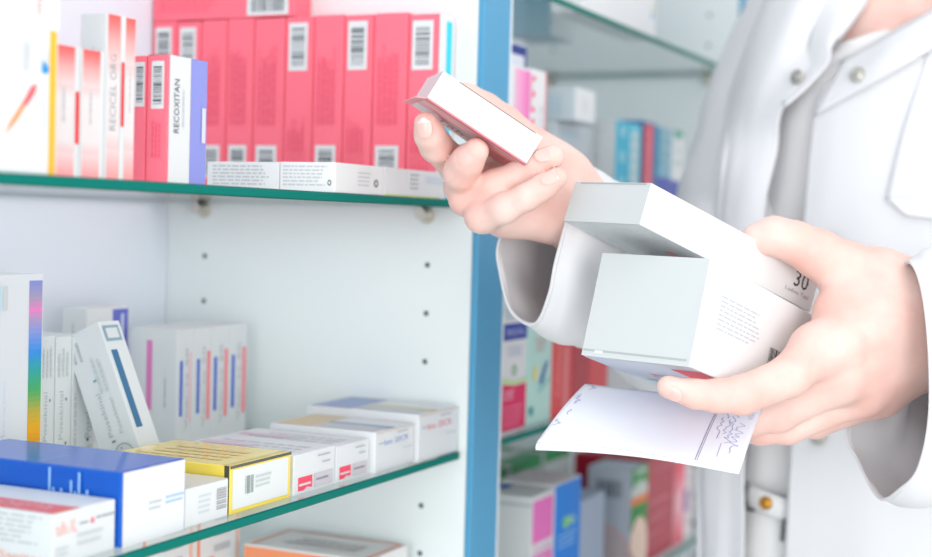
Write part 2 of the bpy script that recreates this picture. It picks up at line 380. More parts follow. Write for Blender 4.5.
b.rect('F', .04, .09, .95, .90, '#f3f7f6').rect('F', 0, .935, 1, 1, '#4d5145').rect('L', .955, 0, .995, 1, '#3f4336').bars('F', .24, .35, .37, .72, True, '#8fa09e', 6, 3, None).lines('F', .40, .38, .66, .68, 3, '#c9d4d4').rect('T', 0, .03, 1, .07, '#e8c63c').lines('T', .2, .2, .8, .9, 4, '#efcf6a', True)
b.done('yellow carton with white front panel lying on the lower left shelf', b.at)
def redlogo(x0, x1, z1, y1, label, seed):
    b = shelf_box(x0, x1, FY, y1, ZL, z1, '#eff2f4')
    b.rect('F', .10, .08, .44, .42, '#f2546c').rect('F', .12, .20, .40, .26, '#f7dfe4').poly('F', [(.22, .08), (.30, .15), (.44, .11), (.44, .08)], '#f7dfe4').rect('F', .48, .08, .93, .42, '#dcd6de').lines('F', .52, .18, .88, .30, 1, '#8d8a92', seed=seed).lines('F', .55, .80, .85, .88, 1, '#aab4b6').lines('F', .66, .62, .86, .70, 1, '#aab4b6')
    b.lines('T', .2, .1, .8, .9, 3, '#cfd4de', True, seed).rect('T', .3, .5, .5, .95, '#dcc6d2').lines('L', .3, .5, .8, .9, 2, '#d6dbe4')
    return b.done(label, b.at)
redlogo(.7800, .8310, 1.0030, .562, 'white carton with red logo next to the yellow carton', 4)
redlogo(.8325, .8775, 1.0018, .566, 'white carton with red logo, second from the yellow carton', 5)
def nimes(x0, x1, y1, z1, c1, ctop, label):
    b = shelf_box(x0, x1, .4715 if x0 < .93 else .4685, y1, ZL, z1, '#edf0f2')
    b.lines('F', .55, .84, .83, .90, 1, '#a4acb2').text('F', 'bec 20CR', .22, .64, .84, .78, c1).lines('F', .08, .66, .2, .72, 1, '#a9b3b8').lines('F', .7, .42, .95, .48, 1, '#c3c9ce').rect('F', 0, .955, 1, 1, '#d9cfc6')
    b.rect('T', .02, .62, .98, .98, ctop[0]).rect('T', .1, .06, .5, .60, '#dadde0').rect('T', .40, .02, .55, .62, ctop[1])
    b.rect('L', .66, .70, .69, .82, '#ef8f76').rect('L', .70, .70, .73, .82, '#8f9ed2').rect('L', .74, .70, .77, .82, '#ecb36a')
    return b.done(label, b.at)
nimes(.8790, .9370, .556, 1.0060, '#8fa7d8', ('#d6c4a4', '#9fb0cc'), 'flat white carton with pale blue lettering, second from the side panel')
nimes(.9385, 1.0035, .562, 1.0120, '#e88b9a', ('#9aa9cc', '#d8cfa8'), 'tall ended white carton with pink lettering lying against the side panel')
# ------------------------------------------------------------------ lower left shelf: upright cartons at the back
b = shelf_box(.640, .7153, .62, .690, ZL, 1.1120, '#eef2f5')
b.grad('F', .83, .0, .985, .97, [(0, '#ee5a44'), (.06, '#ee6a44'), (.14, '#d99238'), (.30, '#f2b02c'), (.38, '#c2b04c'), (.48, '#4fae6a'), (.58, '#39a6a8'), (.66, '#3f93e4'), (.76, '#8f9ce0'), (.82, '#b59cc6'), (.86, '#ee86c6'), (.92, '#a9a0bc'), (1, '#8791d8')], 40)
b.rect('F', .42, .84, .50, .95, '#b9dff0').rect('F', .52, .84, .58, .95, '#dfe4e6').text('F', 'RIZOL', .52, .12, .56, .30, '#c6cbe0', 90).text('F', '100 mg tablets', .54, .30, .57, .52, '#c9d6ee', 90).disc('F', .44, .1, .06, .05, '#d3d9de', .8).rect('F', .86, .02, .95, .05, '#f7e4de')
b.done('tall white carton with rainbow stripe at the far left of the lower shelf', b.at)
def cross(b, f, u, v, ru, rv):
    c = '#aebabd'; b.disc(f, u, v, ru, rv, c, .86)
    for k in range(5):
        d = (k-2)*.3; b.rect(f, u-.11*ru, v+d*rv-.09*rv, u+.11*ru, v+d*rv+.09*rv, c); 
        if k != 2: b.rect(f, u+d*ru-.09*ru, v-.11*rv, u+d*ru+.09*ru, v+.11*rv, c)
def bay(b, wide, seed):
    b.lines('F', .1, .22, .3, .60, 1, '#c0c8cb', True, seed, .5).text('F', 'Posekinal', .55, .26, .85, .60, '#b3bcc0', 90) if wide else b.text('F', 'Posekinal', .25, .28, .5, .62, '#b3bcc0', 90)
    b.rect('F', .62, .55, .72, .57, '#6e98b0').rect('F', .62, .24, .72, .26, '#6a747a').lines('F', .15, .72, .9, .93, 3, '#c2cacd', True, seed).rect('F', .7, .1, .9, .2, '#e6dede')
for i, (x0, x1, lab) in enumerate([(.7275, .7410, 'narrow white tablet carton next to the rainbow striped carton'), (.7418, .7572, 'narrow white tablet carton in the middle of the upright three'), (.7580, .7815, 'upright white tablet carton with round cross emblem behind the leaning one')]):
    b = shelf_box(x0, x1, .632, .685, ZL, 1.0712-.001*i, '#e6ebec'); bay(b, i == 2, i)
    if i == 2: cross(b, 'F', .5, .12, .28, .075)
    b.done(lab, b.at, group='white tablet cartons standing by the rainbow carton')
w, d, h = .021, .031, .0985
b = Carton(w, d, h, '#e9eef0'); b.lines('L', .08, .80, .4, .95, 2, '#b3bcc0', True).text('L', 'Posekinal', .34, .26, .46, .56, '#b3bcc0', 90).text('L', 'Posekinal', .64, .26, .74, .50, '#bcc4c8', 90).rect('L', .40, .64, .50, .655, '#7ea6bc').rect('L', .38, .22, .48, .235, '#8a949a').lines('L', .5, .55, .8, .8, 2, '#c6ced1', True)
b.rect('F', .15, .26, .45, .80, '#44769c').rect('F', .08, .86, .85, .97, '#8fa9b8').rect('F', .2, .88, .75, .95, '#e3eaec'); cross(b, 'L', .60, .12, .26, .08)
tl = math.radians(-24)
b.done('white tablet carton leaning to the left with dark blue stripe', M=Matrix.Translation((.7700, .5870, ZL+.0066)) @ Matrix.Rotation(tl, 4, 'X'))
b = shelf_box(.8423, .8893, .69, .7125, ZL, 1.0815, '#eef1f2'); b.rect('F', .62, 0, 1, .985, '#6a73c6').rect('F', .82, .62, .9, .95, '#c3c7e4').lines('F', .3, .6, .4, .9, 1, '#cdd2d4', True).lines('L', .4, .6, .6, .9, 1, '#d4d8d9', True)
b.done('white carton with violet end stripe standing behind the narrow tablet cartons', b.at)
xs = [.8834, .9046, .9265, .9500, .9750]
for i in range(4):
    b = shelf_box(xs[i]+.0003, xs[i+1]-.0003, .640, .6835, ZL, 1.0668, '#e7ebec')
    if i == 0: b.rect('L', .36, .32, .48, .9, '#dc84bc').lines('L', .74, .35, .80, .6, 1, '#a9b2b4', True)
    b.rect('F', .14, .28, .32, .74, '#4a6ac8').rect('F', .74 if i else .72, .22, .94 if i else .82, .80, '#f08c92' if i else '#f2b6c0').text('F', 'Vexalta 50', .46, .16, .62, .84, '#a4adb0', 90).rect('F', .46, .44, .64, .53, '#e7ebec')
    b.done('%s from the left of four upright white cartons with blue and pink stripes' % ORD[i], b.at, group='row of four white striped cartons')
# bottom left shelf
ZQ = .8676
p = on(244, 543, 2, .9005); q = on(408, 545, 2, .9005)
b = shelf_box(.930, .990, .501, .609, ZQ, .9045, '#f2f0ee'); b.rect('L', 0, 0, 1, .95, '#f59a70').rect('T', .03, .03, .97, .06, '#f2a78a').rect('T', .03, .94, .97, .97, '#f2a78a').rect('T', .93, .03, .97, .97, '#f2a78a').lines('T', .3, .2, .7, .8, 3, '#c9c4c4', True).disc('L', .12, .45, .04, .2, '#d98058', .5)
b.done('orange sided white carton lying on the bottom left shelf', b.at)
for x0, x1, lab in [(.885, .944, 'white carton with orange edge lines, behind the orange sided carton'), (.820, .8842, 'white carton with orange edge lines, farther left beneath the blue carton')]:
    b = shelf_box(x0, x1, .622, .70, ZQ, .955, '#f2f3f3'); b.rect('F', .04, 0, .10, .98, '#f28a62').rect('F', .90, 0, .95, .98, '#f5b79c').rect('F', .10, .30, .40, .34, '#f28a62').lines('F', .4, .3, .8, .7, 3, '#d0d4d6')
    b.done(lab, b.at)

# ------------------------------------------------------------------ right bay
b = shelf_box(1.262, 1.4769, .474, .506, ZT, 1.470, '#f6f8fa'); b.disc('F', .952, .20, .012, .035, '#4f6fe0').disc('F', .955, .25, .010, .04, '#a9d65a').lines('F', .3, .4, .7, .6, 3, '#e2e6ea')
b.done('big white carton with tiny green and blue emblem on the high right shelf', b.at)
b = shelf_box(1.4020, 1.4769, .564, .612, ZT, 1.446, '#2f9cb8'); b.rect('F', 0, 0, 1, 1, '#dfe8ea').rect('F', 0, 0, .1, 1, '#2f9cb8')
b.done('teal carton with white front behind the white carton on the high right shelf', b.at)
b = shelf_box(1.125, 1.1905, .4985, .55, ZU, 1.3068, '#eff2f8'); b.rect('F', 0, .80, 1, .99, '#2b3f8c').rect('F', .08, .86, .92, .93, '#e8ecf6').rect('F', 0, .66, 1, .80, '#bcd8f2').rect('T', 0, 0, 1, 1, '#e8ecf0')
b.done('tall carton with navy and pale blue bands behind the pink carton', b.at)
b = shelf_box(1.085, 1.1447, .475, .4975, ZU, 1.2815, '#f4f2f6'); b.grad('F', .45, 0, .99, .98, [(0, '#f3b9d6'), (.5, '#f39ccb'), (1, '#f06cb8')], 8, False).text('F', 'Xeltra', .26, .2, .42, .7, '#8a90b4', 90)
b.done('white carton fading to pink, by the blue upright', b.at)
b = shelf_box(1.1455, 1.1815, .475, .52, ZU, 1.2825, '#f6f5f6'); b.rect('F', .93, 0, 1, 1, '#e0485a').text('F', 'mmm', .04, .05, .26, .95, '#f0507c', 90).text('F', 'Fluora', .55, .3, .75, .75, '#b9bdc4', 90)
b.done('white carton with red right edge next to the pink carton', b.at)
b = shelf_box(1.2682, 1.3750, .50, .5275, ZU, 1.2475, '#d7e0e4'); b.lines('L', .1, .3, .8, .8, 3, '#9fc0d2', True).rect('F', 0, 0, 1, .96, '#d3dce0').lines('F', .1, .6, .6, .9, 2, '#b6cfdc').rect('F', .1, .12, .55, .3, '#f2f5f6')
b.done('grey white carton standing under the white lying carton in the right bay', b.at)
b = shelf_box(1.2690, 1.3240, .482, .532, 1.2478, 1.2795, '#cfdbe0', bev=.002); b.rect('F', .02, .04, .98, .96, '#f4f6f7').lines('F', .4, .3, .6, .7, 2, '#c9ced2', True).lines('L', .2, .2, .8, .8, 4, '#a9c9d8', True)
b.done('small white carton lying on the grey white carton in the right bay', b.at)
b = shelf_box(1.3796, 1.4223, .48, .552, ZU, 1.2570, '#cfd6d8'); b.rect('F', 0, 0, 1, 1, '#38bcdc').lines('F', .3, .1, .75, .95, 3, '#9fe0ee').lines('L', .15, .5, .85, .9, 3, '#b9c2c4')
b.done('cyan fronted carton, left of the two cyan cartons in the right bay', b.at)
b = shelf_box(1.4232, 1.4590, .48, .55, ZU, 1.2570, '#5fd0e6'); b.rect('F', .1, .05, .8, .9, '#e6f4f6').lines('F', .15, .1, .75, .85, 6, '#9fd8e6')
b.done('cyan carton with white panel, left of the red striped carton', b.at)
b = shelf_box(1.4610, 1.5110, .48, .55, ZU, 1.2625, '#1878ae'); b.rect('F', .2, .0, .78, .97, '#ee5468').rect('F', 0, 0, .16, 1, '#2c3f78').text('F', 'GRIPOMAX', .36, .12, .6, .9, '#f6b6be', 90)
b.done('blue carton with red front stripe in the right bay', b.at)
b = shelf_box(1.5125, 1.5690, .48, .55, ZU, 1.2600, '#7fb2c6'); b.rect('F', 0, .0, 1, .42, '#5560b4').rect('F', .0, .42, .2, 1, '#2a9cc0').lines('F', .3, .5, .9, .95, 3, '#a9cdd8')
b.done('blue and violet carton right of the red striped carton', b.at)
b = shelf_box(1.5705, 1.6200, .48, .55, ZU, 1.2600, '#eef2f3'); b.rect('F', 0, .0, 1, .40, '#5560b4').lines('F', .3, .5, .8, .95, 3, '#cdd8dc').rect('F', .1, .93, .8, 1, '#3aa890')
b.done('white carton with violet base nearest the white sleeve in the right bay', b.at)
# lower right
b = shelf_box(1.0990, 1.1514, .4745, .54, ZL, 1.0715, '#f5f5f8'); b.rect('F', .04, .82, 1, .97, '#3d4fa8').text('F', 'MEDIVAL', .15, .86, .9, .92, '#b9c2ea').lines('F', .25, .66, .85, .76, 3, '#c3cfe4').disc('F', .5, .55, .10, .05, '#8fbf9a', .5)
b.rect('F', .04, .02, 1, .44, '#e02f66').poly('F', [(.04, .50), (.5, .455), (1, .47), (1, .42), (.5, .415), (.04, .44)], '#c9e4b0').lines('F', .1, .28, .5, .38, 3, '#f4b9cc').lines('F', .1, .04, .9, .24, 5, '#ee7f9f')
b.done('white and magenta carton with navy top band by the blue upright', b.at)
b = shelf_box(1.1522, 1.2115, .4745, .54, ZL, 1.0655, '#bfe6de'); b.text('F', 'Nasomer', .3, .82, .75, .87, '#e39aa4').lines('F', .35, .70, .7, .80, 2, '#dfb3b6').poly('F', [(.48, .40), (.72, .60), (.85, .62), (.62, .40)], '#4560b0').poly('F', [(.22, .46), (.30, .58), (.42, .58), (.36, .44)], '#f0e07a').poly('F', [(.45, .30), (.9, .42), (.92, .46), (.5, .36)], '#8fd0cc').disc('F', .2, .15, .1, .05, '#58a8a8')
b.done('mint green carton with blue and yellow strokes', b.at)
b = shelf_box(1.2122, 1.2625, .4745, .54, ZL, 1.0560, '#f0484e'); b.grad('F', .45, .05, .95, .8, [(0, '#f0565a'), (.5, '#f59a9a'), (1, '#f0484e')], 8, False).text('F', 'Calvitan', .2, .25, .38, .85, '#f7b3b3', 90)
b.done('bright red carton right of the mint carton', b.at)
b = shelf_box(1.2635, 1.3085, .4745, .54, ZL, 1.0555, '#c4142e'); b.text('F', 'Calvit', .2, .5, .8, .58, '#d8606e').done('dark red carton, right of the bright red carton on the magenta carton shelf', b.at)
b = shelf_box(1.3092, 1.3620, .4745, .54, ZL, 1.0520, '#f23040'); b.done('plain scarlet carton, rightmost of the three reds under the held boxes', b.at)
b = shelf_box(1.3635, 1.44, .4745, .54, ZL, 1.0450, '#e6e9ec'); b.lines('F', .2, .5, .8, .9, 4, '#cfd3d8'); b.done('pale grey carton right of the scarlet carton on the magenta carton shelf', b.at)
# bottom right
b = shelf_box(1.1749, 1.2285, .475, .512, ZB, .9140, '#dfe4e5'); b.rect('F', .0, .0, 1, .985, '#eceff0').rect('F', .05, .66, .95, .965, '#e673bd').rect('F', .05, .48, .95, .58, '#e673bd').text('F', 'Somnifen', .12, .595, .9, .645, '#e9a0d0').lines('F', .12, .50, .85, .57, 2, '#eda8d6').rect('L', .0, .93, 1, .95, '#aab6bb').lines('L', .2, .4, .8, .5, 2, '#c3cacc')
b.done('white carton with pink front panel on the bottom right shelf', b.at)
b = shelf_box(1.2305, 1.2975, .475, .530, ZB, .9165, '#e6eaec'); b.rect('F', 0, 0, 1, .99, '#0a84e4').disc('F', .45, .70, .16, .04, '#5fc86a').text('F', '24h', .35, .66, .8, .74, '#bff0c0').lines('F', .15, .5, .85, .62, 3, '#8fc8f4').rect('L', 0, .94, 1, .97, '#2a6fc0')
b.done('white carton with bright blue front behind the pink panel carton', b.at)
b = shelf_box(1.2990, 1.3700, .476, .530, ZB, .8900, '#9fb0c6'); b.done('low blue grey carton between the bright blue and barcode cartons', b.at)
b = shelf_box(1.4494, 1.5040, .475, .5234, ZB, .8995, '#b3bcc8'); b.bars('L', .2, .72, .8, .88, True, '#5c6470', 14, 3, None)
b.disc('L', .2, .10, .9, .38, '#c9a4a4', .92, 24).disc('L', .2, .10, .82, .34, '#b9aeb0', 0, 24)
b.rect('F', 0, .82, 1, 1, '#1f9a4c').rect('F', 0, .72, 1, .82, '#dfeae4').rect('F', 0, .64, 1, .72, '#f0853c').rect('F', 0, .40, 1, .64, '#16903c').rect('F', 0, 0, 1, .40, '#f2d6c4').disc('F', .5, .22, .55, .3, '#f2d6c4').lines('F', .15, .76, .85, .98, 2, '#d8f0e0')
b.done('grey carton with barcode side and green and orange front', b.at)
for i, (x0, x1) in enumerate([(1.135, 1.215), (1.225, 1.305), (1.315, 1.395), (1.405, 1.4785)]):
    b = shelf_box(x0, x1, .555, .63, ZB, .913+.0015*i, '#dfe8e4'); b.rect('F', 0, .90, 1, 1, '#3f9c62').rect('L', 0, .92, .5, 1, '#4fa870').rect('T', 0, .0, 1, .25, '#5fae7c').rect('T', .3, .3, .7, .8, '#f2f5f4').lines('F', .2, .3, .8, .6, 4, '#b9cfc4')
    b.done('%s white and green carton from the blue upright, bottom right shelf rear row' % ORD[i], b.at, group='white and green cartons in the rear row')
b = shelf_box(1.5060, 1.6080, .476, .56, ZB, .9020, '#b01c36'); b.text('F', 'VITALONG', .12, .84, .8, .9, '#d87a88').lines('F', .1, .5, .8, .58, 1, '#d87a88').lines('F', .1, .35, .7, .44, 2, '#d87a88').lines('F', .1, .2, .6, .28, 1, '#cf6678')
b.done('dark red carton right of the green fronted carton on the bottom right shelf', b.at)
b = shelf_box(1.6100, 1.6860, .476, .56, ZB, .8850, '#f0e6e8'); b.grad('F', 0, 0, .5, 1, [(0, '#e0566a'), (.5, '#eebcc4'), (1, '#e8405a')], 8).rect('F', .5, .35, .7, .6, '#6a58a8').lines('F', .6, .1, .95, .9, 6, '#cdb6be')
b.done('white carton with red side pattern nearest the coat on the bottom right shelf', b.at)
# ------------------------------------------------------------------ implicit surfaces (body)
def rcone(X, a, b, ra, rb):
    ba = b-a; l2 = ba@ba; rr = ra-rb; a2 = l2-rr*rr; il2 = 1/l2
    pa = X-a; y = pa@ba; z = y-l2
    q = pa*l2-y[..., None]*ba; x2 = (q*q).sum(-1); y2 = y*y*l2; z2 = z*z*l2
    k = np.sign(rr)*rr*rr*x2
    d = (np.sqrt(x2*a2*il2)+y*rr)*il2-ra
    d = np.where(np.sign(z)*a2*z2 > k, np.sqrt(x2+z2)*il2-rb, d)
    d = np.where(np.sign(y)*a2*y2 < k, np.sqrt(x2+y2)*il2-ra, d)
    return d
def smin(a, b, k):
    h = np.clip(.5+.5*(b-a)/k, 0, 1); return b+(a-b)*h-k*h*(1-h)
def chain(X, pts, k=.003):
    """pts: (point, radius) along a limb"""
    D = None
    for (a, ra), (b, rb) in zip(pts, pts[1:]):
        d = rcone(X, np.array(a), np.array(b), ra, rb); D = d if D is None else smin(D, d, k)
    return D
def ellip(X, c, A, r):
    """A rows = axes"""
    q = (X-np.array(c))@np.array(A).T/np.array(r); k0 = np.sqrt((q*q).sum(-1)); k1 = np.sqrt(((q/np.array(r))**2).sum(-1))
    return k0*(k0-1)/np.maximum(k1, 1e-6)
def nets(fn, lo, hi, h):
    lo = np.array(lo); n = np.ceil((np.array(hi)-lo)/h).astype(int)+1
    g = np.stack(np.meshgrid(*[lo[i]+h*np.arange(n[i]) for i in range(3)], indexing='ij'), -1)
    D = np.empty(n)
    for i in range(0, n[0], 16): D[i:i+16] = fn(g[i:i+16])
    ins = D < 0; c = [slice(0, -1), slice(1, None)]
    acc = np.zeros((n[0]-1, n[1]-1, n[2]-1, 3)); cnt = np.zeros((n[0]-1, n[1]-1, n[2]-1))
    base = np.stack(np.meshgrid(*[np.arange(m-1) for m in n], indexing='ij'), -1).astype(float)
    for ax in range(3):
        o = [a for a in range(3) if a != ax]
        for i in (0, 1):
            for j in (0, 1):
                s0 = [None]*3; s0[o[0]] = c[i]; s0[o[1]] = c[j]; s1 = list(s0); s0[ax] = c[0]; s1[ax] = c[1]
                d0, d1 = D[tuple(s0)], D[tuple(s1)]; m = (d0 < 0) != (d1 < 0)
                t = np.where(m, d0/np.where(m, d0-d1, 1), 0)
                pp = base.copy(); pp[..., o[0]] += i; pp[..., o[1]] += j; pp[..., ax] += t
                acc += np.where(m[..., None], pp, 0); cnt += m
    act = cnt > 0; idx = -np.ones(act.shape, int); idx[act] = np.arange(act.sum())
    V = lo+h*(acc[act]/cnt[act][:, None])
    Fc = []
    for ax in range(3):
        o = [(ax+1) % 3, (ax+2) % 3]
        s = [slice(1, -1)]*3; s[ax] = slice(0, -1); s1 = [slice(1, -1)]*3; s1[ax] = slice(1, None)
        a, b = ins[tuple(s)], ins[tuple(s1)]; m = a != b
        I = np.argwhere(m)
        if not len(I): continue
        off = np.ones(3, int); off[ax] = 0; I0 = I+off
        def at(d0, d1):
            J = I0.copy(); J[:, o[0]] += d0; J[:, o[1]] += d1; return idx[J[:, 0], J[:, 1], J[:, 2]]
        q = np.stack([at(-1, -1), at(0, -1), at(0, 0), at(-1, 0)], 1)
        fl = ~a[m]; q[fl] = q[fl][:, ::-1]
        Fc.append(q)
    return V, np.concatenate(Fc)
def smooth(V, Fc, it=2, f=.5):
    for k in range(it):
        S_ = np.zeros_like(V); C_ = np.zeros(len(V))
        for i in range(4):
            a, b = Fc[:, i], Fc[:, (i+1) % 4]
            np.add.at(S_, a, V[b]); np.add.at(C_, a, 1); np.add.at(S_, b, V[a]); np.add.at(C_, b, 1)
        V = V+f*(S_/np.maximum(C_, 1)[:, None]-V)
    return V
def J(x, y, d, r): return (P(x, y, d), r)

# ---- hand gripping the two large boxes (palm away from us, back of the hand showing)
LH = dict(
 palm=[[J(1010, 350, 1.00, .036), J(950, 308, .953, .0245), J(925, 305, .948, .0235), J(820, 348, .908, .0165)],
       [J(1010, 360, 1.01, .036), J(950, 346, .962, .024), J(925, 344, .955, .024), J(838, 376, .92, .0175)],
       [J(925, 340, .962, .022), J(860, 392, .938, .0155)], [J(925, 335, .968, .021), J(880, 394, .955, .014)],
       [J(925, 303, .957, .023), J(880, 283, .948, .0205), J(846, 271, .945, .0178)],
       [J(880, 300, .945, .020), J(838, 312, .930, .0150)]],
 fingers=[[J(846, 271, .945, .0178), J(818, 254, .940, .0155), J(794, 242, .938, .0132), J(774, 236, .938, .0122), J(757, 239, .940, .0105)],
          [J(838, 345, .912, .0175), J(814, 353, .905, .0155), J(788, 377, .889, .0126), J(742, 395, .869, .0114), J(718, 396, .862, .0096), J(695, 394, .858, .0083), J(668, 387, .855, .0068)],
          [J(838, 376, .92, .0170), J(778, 414, .928, .0115), J(750, 420, .930, .0103), J(725, 420, .936, .009)],
          [J(860, 392, .938, .0150), J(788, 428, .941, .0102), J(760, 430, .945, .0094), J(740, 428, .952, .0085)],
          [J(880, 394, .955, .0135), J(815, 424, .962, .0092), J(775, 424, .97, .008)]])
# ---- hand holding up the small box (palm and folded fingers towards us)
RH = dict(
 palm=[[J(690, 325, 1.23, .036), J(630, 286, 1.08, .028), J(594, 232, 1.0, .0240), J(571, 205, .982, .0228), J(555, 197, .972, .0230), J(512, 198, .972, .0195)],
       [J(570, 211, .985, .0205), J(556, 212, .968, .0170), J(505, 214, .957, .0150)],
       [J(560, 190, .985, .0200), J(545, 170, .985, .0195)],
       [J(550, 180, .985, .02), J(490, 160, .990, .016)], [J(545, 190, .98, .02), J(488, 182, .983, .016)]],
 fingers=[[J(562, 180, .978, .021), J(533, 154, .985, .0165), J(503, 124, .988, .0125), J(485, 111, .986, .0117), J(466, 97, .980, .0100)],
          [J(492, 158, .988, .0155), J(455, 164, .962, .0112), J(436, 146, .934, .0102), J(430, 135, .925, .0095), J(426, 124, .918, .0078)],
          [J(490, 180, .982, .0155), J(463, 186, .950, .0122), J(461, 173, .930, .0108), J(467, 162, .921, .0100), J(476, 151, .914, .0082)],
          [J(500, 196, .972, .0145), J(467, 198, .945, .0115), J(493, 186, .933, .0102), J(520, 175, .930, .0092), J(536, 166, .924, .0088), J(552, 157, .919, .0078)],
          [J(510, 212, .958, .0135), J(482, 216, .936, .0108), J(505, 208, .921, .0094), J(527, 197, .914, .0084), J(542, 188, .912, .0079), J(557, 178, .911, .0068)]])
def hand_fn(Hd, kp=.014, kf=.007):
    def f(X):
        Dp = None
        for c in Hd['palm']:
            d = chain(X, c, .008); Dp = d if Dp is None else smin(Dp, d, kp)
        out = Dp
        for c in Hd['fingers']:
            out = smin(out, smin(Dp, chain(X, c, .004), kf), .0012)
        return out
    return f
def hand_mesh(Hd, h):
    pts = np.array([p for g in Hd.values() for c in g for p, r in c]); rs = max(r for g in Hd.values() for c in g for p, r in c)
    V, Fc = nets(hand_fn(Hd), pts.min(0)-rs-.006, pts.max(0)+rs+.006, h)
    return smooth(V, Fc, 1, .45), Fc
parts = []
for Hd in (LH, RH): parts.append(hand_mesh(Hd, .00175)+(0,))

# ---- trunk, neck, head, upper arms and legs
nrm = cv(-.57, 0, -.82); tan = cv(.82, 0, -.57); UP = np.array([0, 0, 1.]); nrm -= UP*(nrm@UP); nrm /= np.linalg.norm(nrm); tan = np.cross(UP, nrm)
tan = tan/np.linalg.norm(tan)
if tan@CR < 0: tan = -tan
BC = P(860, 150, 1.345)                                # chest centre
AX = [tan, nrm, UP]
def B(t, n, z): return BC+tan*t+nrm*n+UP*(z-BC[2])
ZC = BC[2]
def body_fn(X):
    d = ellip(X, B(0, -.005, ZC+.02), AX, (.112, .080, .19))
    d = smin(d, ellip(X, B(0, -.005, ZC-.22), AX, (.118, .078, .20)), .05)
    d = smin(d, ellip(X, B(0, -.01, ZC-.42), AX, (.148, .088, .16)), .05)
    for s in (-1, 1): d = smin(d, chain(X, [(B(.02*s, -.02, ZC+.155), .045), (B(-.085 if s < 0 else .125, -.03, ZC+.105), .034)]), .04)
    d = smin(d, rcone(X, B(.01, -.005, ZC+.11), B(.015, -.02, ZC+.26), .058, .052), .035)
    # head
    hc = B(.02, .005, ZC+.37)
    d = smin(d, ellip(X, hc, AX, (.074, .092, .105)), .02)
    d = smin(d, ellip(X, hc+nrm*.035-UP*.06, AX, (.052, .05, .055)), .025)
    d = smin(d, rcone(X, hc+nrm*.092-UP*.005, hc+nrm*.108-UP*.034, .008, .012), .01)
    for s in (-1, 1):
        d = smin(d, ellip(X, hc+tan*.076*s-UP*.015-nrm*.005, AX, (.008, .018, .03)), .006)
        d = -smin(-d, ellip(X, hc+tan*.032*s+nrm*.098+UP*.002, AX, (.016, .010, .010)), .008)
    # arms to the elbow
    d = smin(d, chain(X, [(B(-.085, -.03, ZC+.095), .034), (P(775, 150, 1.40), .034), (P(740, 240, 1.34), .035), (P(690, 325, 1.23), .036)], .01), .02)
    d = smin(d, chain(X, [(B(.125, -.03, ZC+.10), .036), (P(1100, 120, 1.26), .04), (P(1130, 300, 1.16), .040), (P(1075, 385, 1.05), .038), (P(1010, 352, 1.003), .036)], .01), .02)
    for s in (-1, 1): d = smin(d, chain(X, [(B(.078*s, -.01, ZC-.50), .078), (B(.080*s, 0, ZC-.85), .052), (B(.082*s, -.015, ZC-1.17), .036), (B(.082*s, .0, .05), .034)], .01), .03)
    return d
lo = np.minimum.reduce([B(s*.30, n*.30, 0) for s in (-1, 1) for n in (-1, 1)]); hi = np.maximum.reduce([B(s*.30, n*.30, ZC+.49) for s in (-1, 1) for n in (-1, 1)])
lo[2] = .012
V, Fc = nets(body_fn, lo, hi, .0095); parts.append((smooth(V, Fc, 2), Fc, 0))

# ---- nails, as curved plates on the fingertips
def nail(c, dirv, nv, w, l, r):
    nv = np.array(nv)/np.linalg.norm(nv); dv = np.array(dirv)-nv*(np.dot(dirv, nv)); dv /= np.linalg.norm(dv); tv = np.cross(dv, nv)
    V = []; Fc = []; nu, nl = 8, 9
    for j in range(nl):
        s = -1+2*j/(nl-1)
        ww = w*max(.12, 1-abs(s)**3.2)**.45
        for i in range(nu):
            u = -1+2*i/(nu-1); a = u*ww/2/r
            lift = r*math.cos(a)+.0004-.0009*max(0, s-.2)**2*0
            V.append(c+tv*(r*math.sin(a))+nv*lift*1.0+dv*(l/2*s-(.0007*(abs(u)**3) if s > .5 else 0))-nv*.0005*(s*s))
    for j in range(nl-1):
        for i in range(nu-1): Fc.append((j*nu+i, j*nu+i+1, (j+1)*nu+i+1, (j+1)*nu+i))
    mi = [2 if j >= nl-3 else 1 for j in range(nl-1) for i in range(nu-1)]
    return np.array(V), np.array(Fc), mi
nails = [
 nail(P(428, 127.5, .918), P(426, 121, .918)-P(431, 137, .926), cv(-.25, .12, -.95), .0098, .0124, .0088),
 nail(P(472, 156.5, .9178), P(477, 150, .914)-P(465, 165, .923), cv(-.30, .05, -.93), .0104, .0126, .0099),
 nail(P(546, 160.5, .9205), P(553, 156.5, .917)-P(530, 170, .923), cv(-.05, -.42, -.90), .0094, .0140, .0087),
 nail(P(550, 182.7, .9115), P(557, 178, .911)-P(542, 188, .912), cv(.0, -.42, -.90), .0086, .0134, .0079),
 nail(P(674, 388.5, .856), P(666, 386, .855)-P(690, 393, .858), cv(-.40, .28, -.85), .0092, .0140, .0075)]
allV, allF, mi, n0 = [], [], [], 0
for V, Fc, m in parts+nails:
    allV.append(V); allF.append(Fc+n0); n0 += len(V); mi += (m if isinstance(m, list) else [0]*len(Fc))
person = mesh_obj('person', np.concatenate(allV), np.concatenate(allF), [M_skin, M_nail, M_nailtip], mi=mi, smooth=True)
# put the origin at the feet
ft = Vector(B(0, 0, 0)); person.data.transform(Matrix.Translation(-ft)); person.location = ft
meta(person, 'person in an open white coat holding a small carton, two white boxes and a note', 'person')

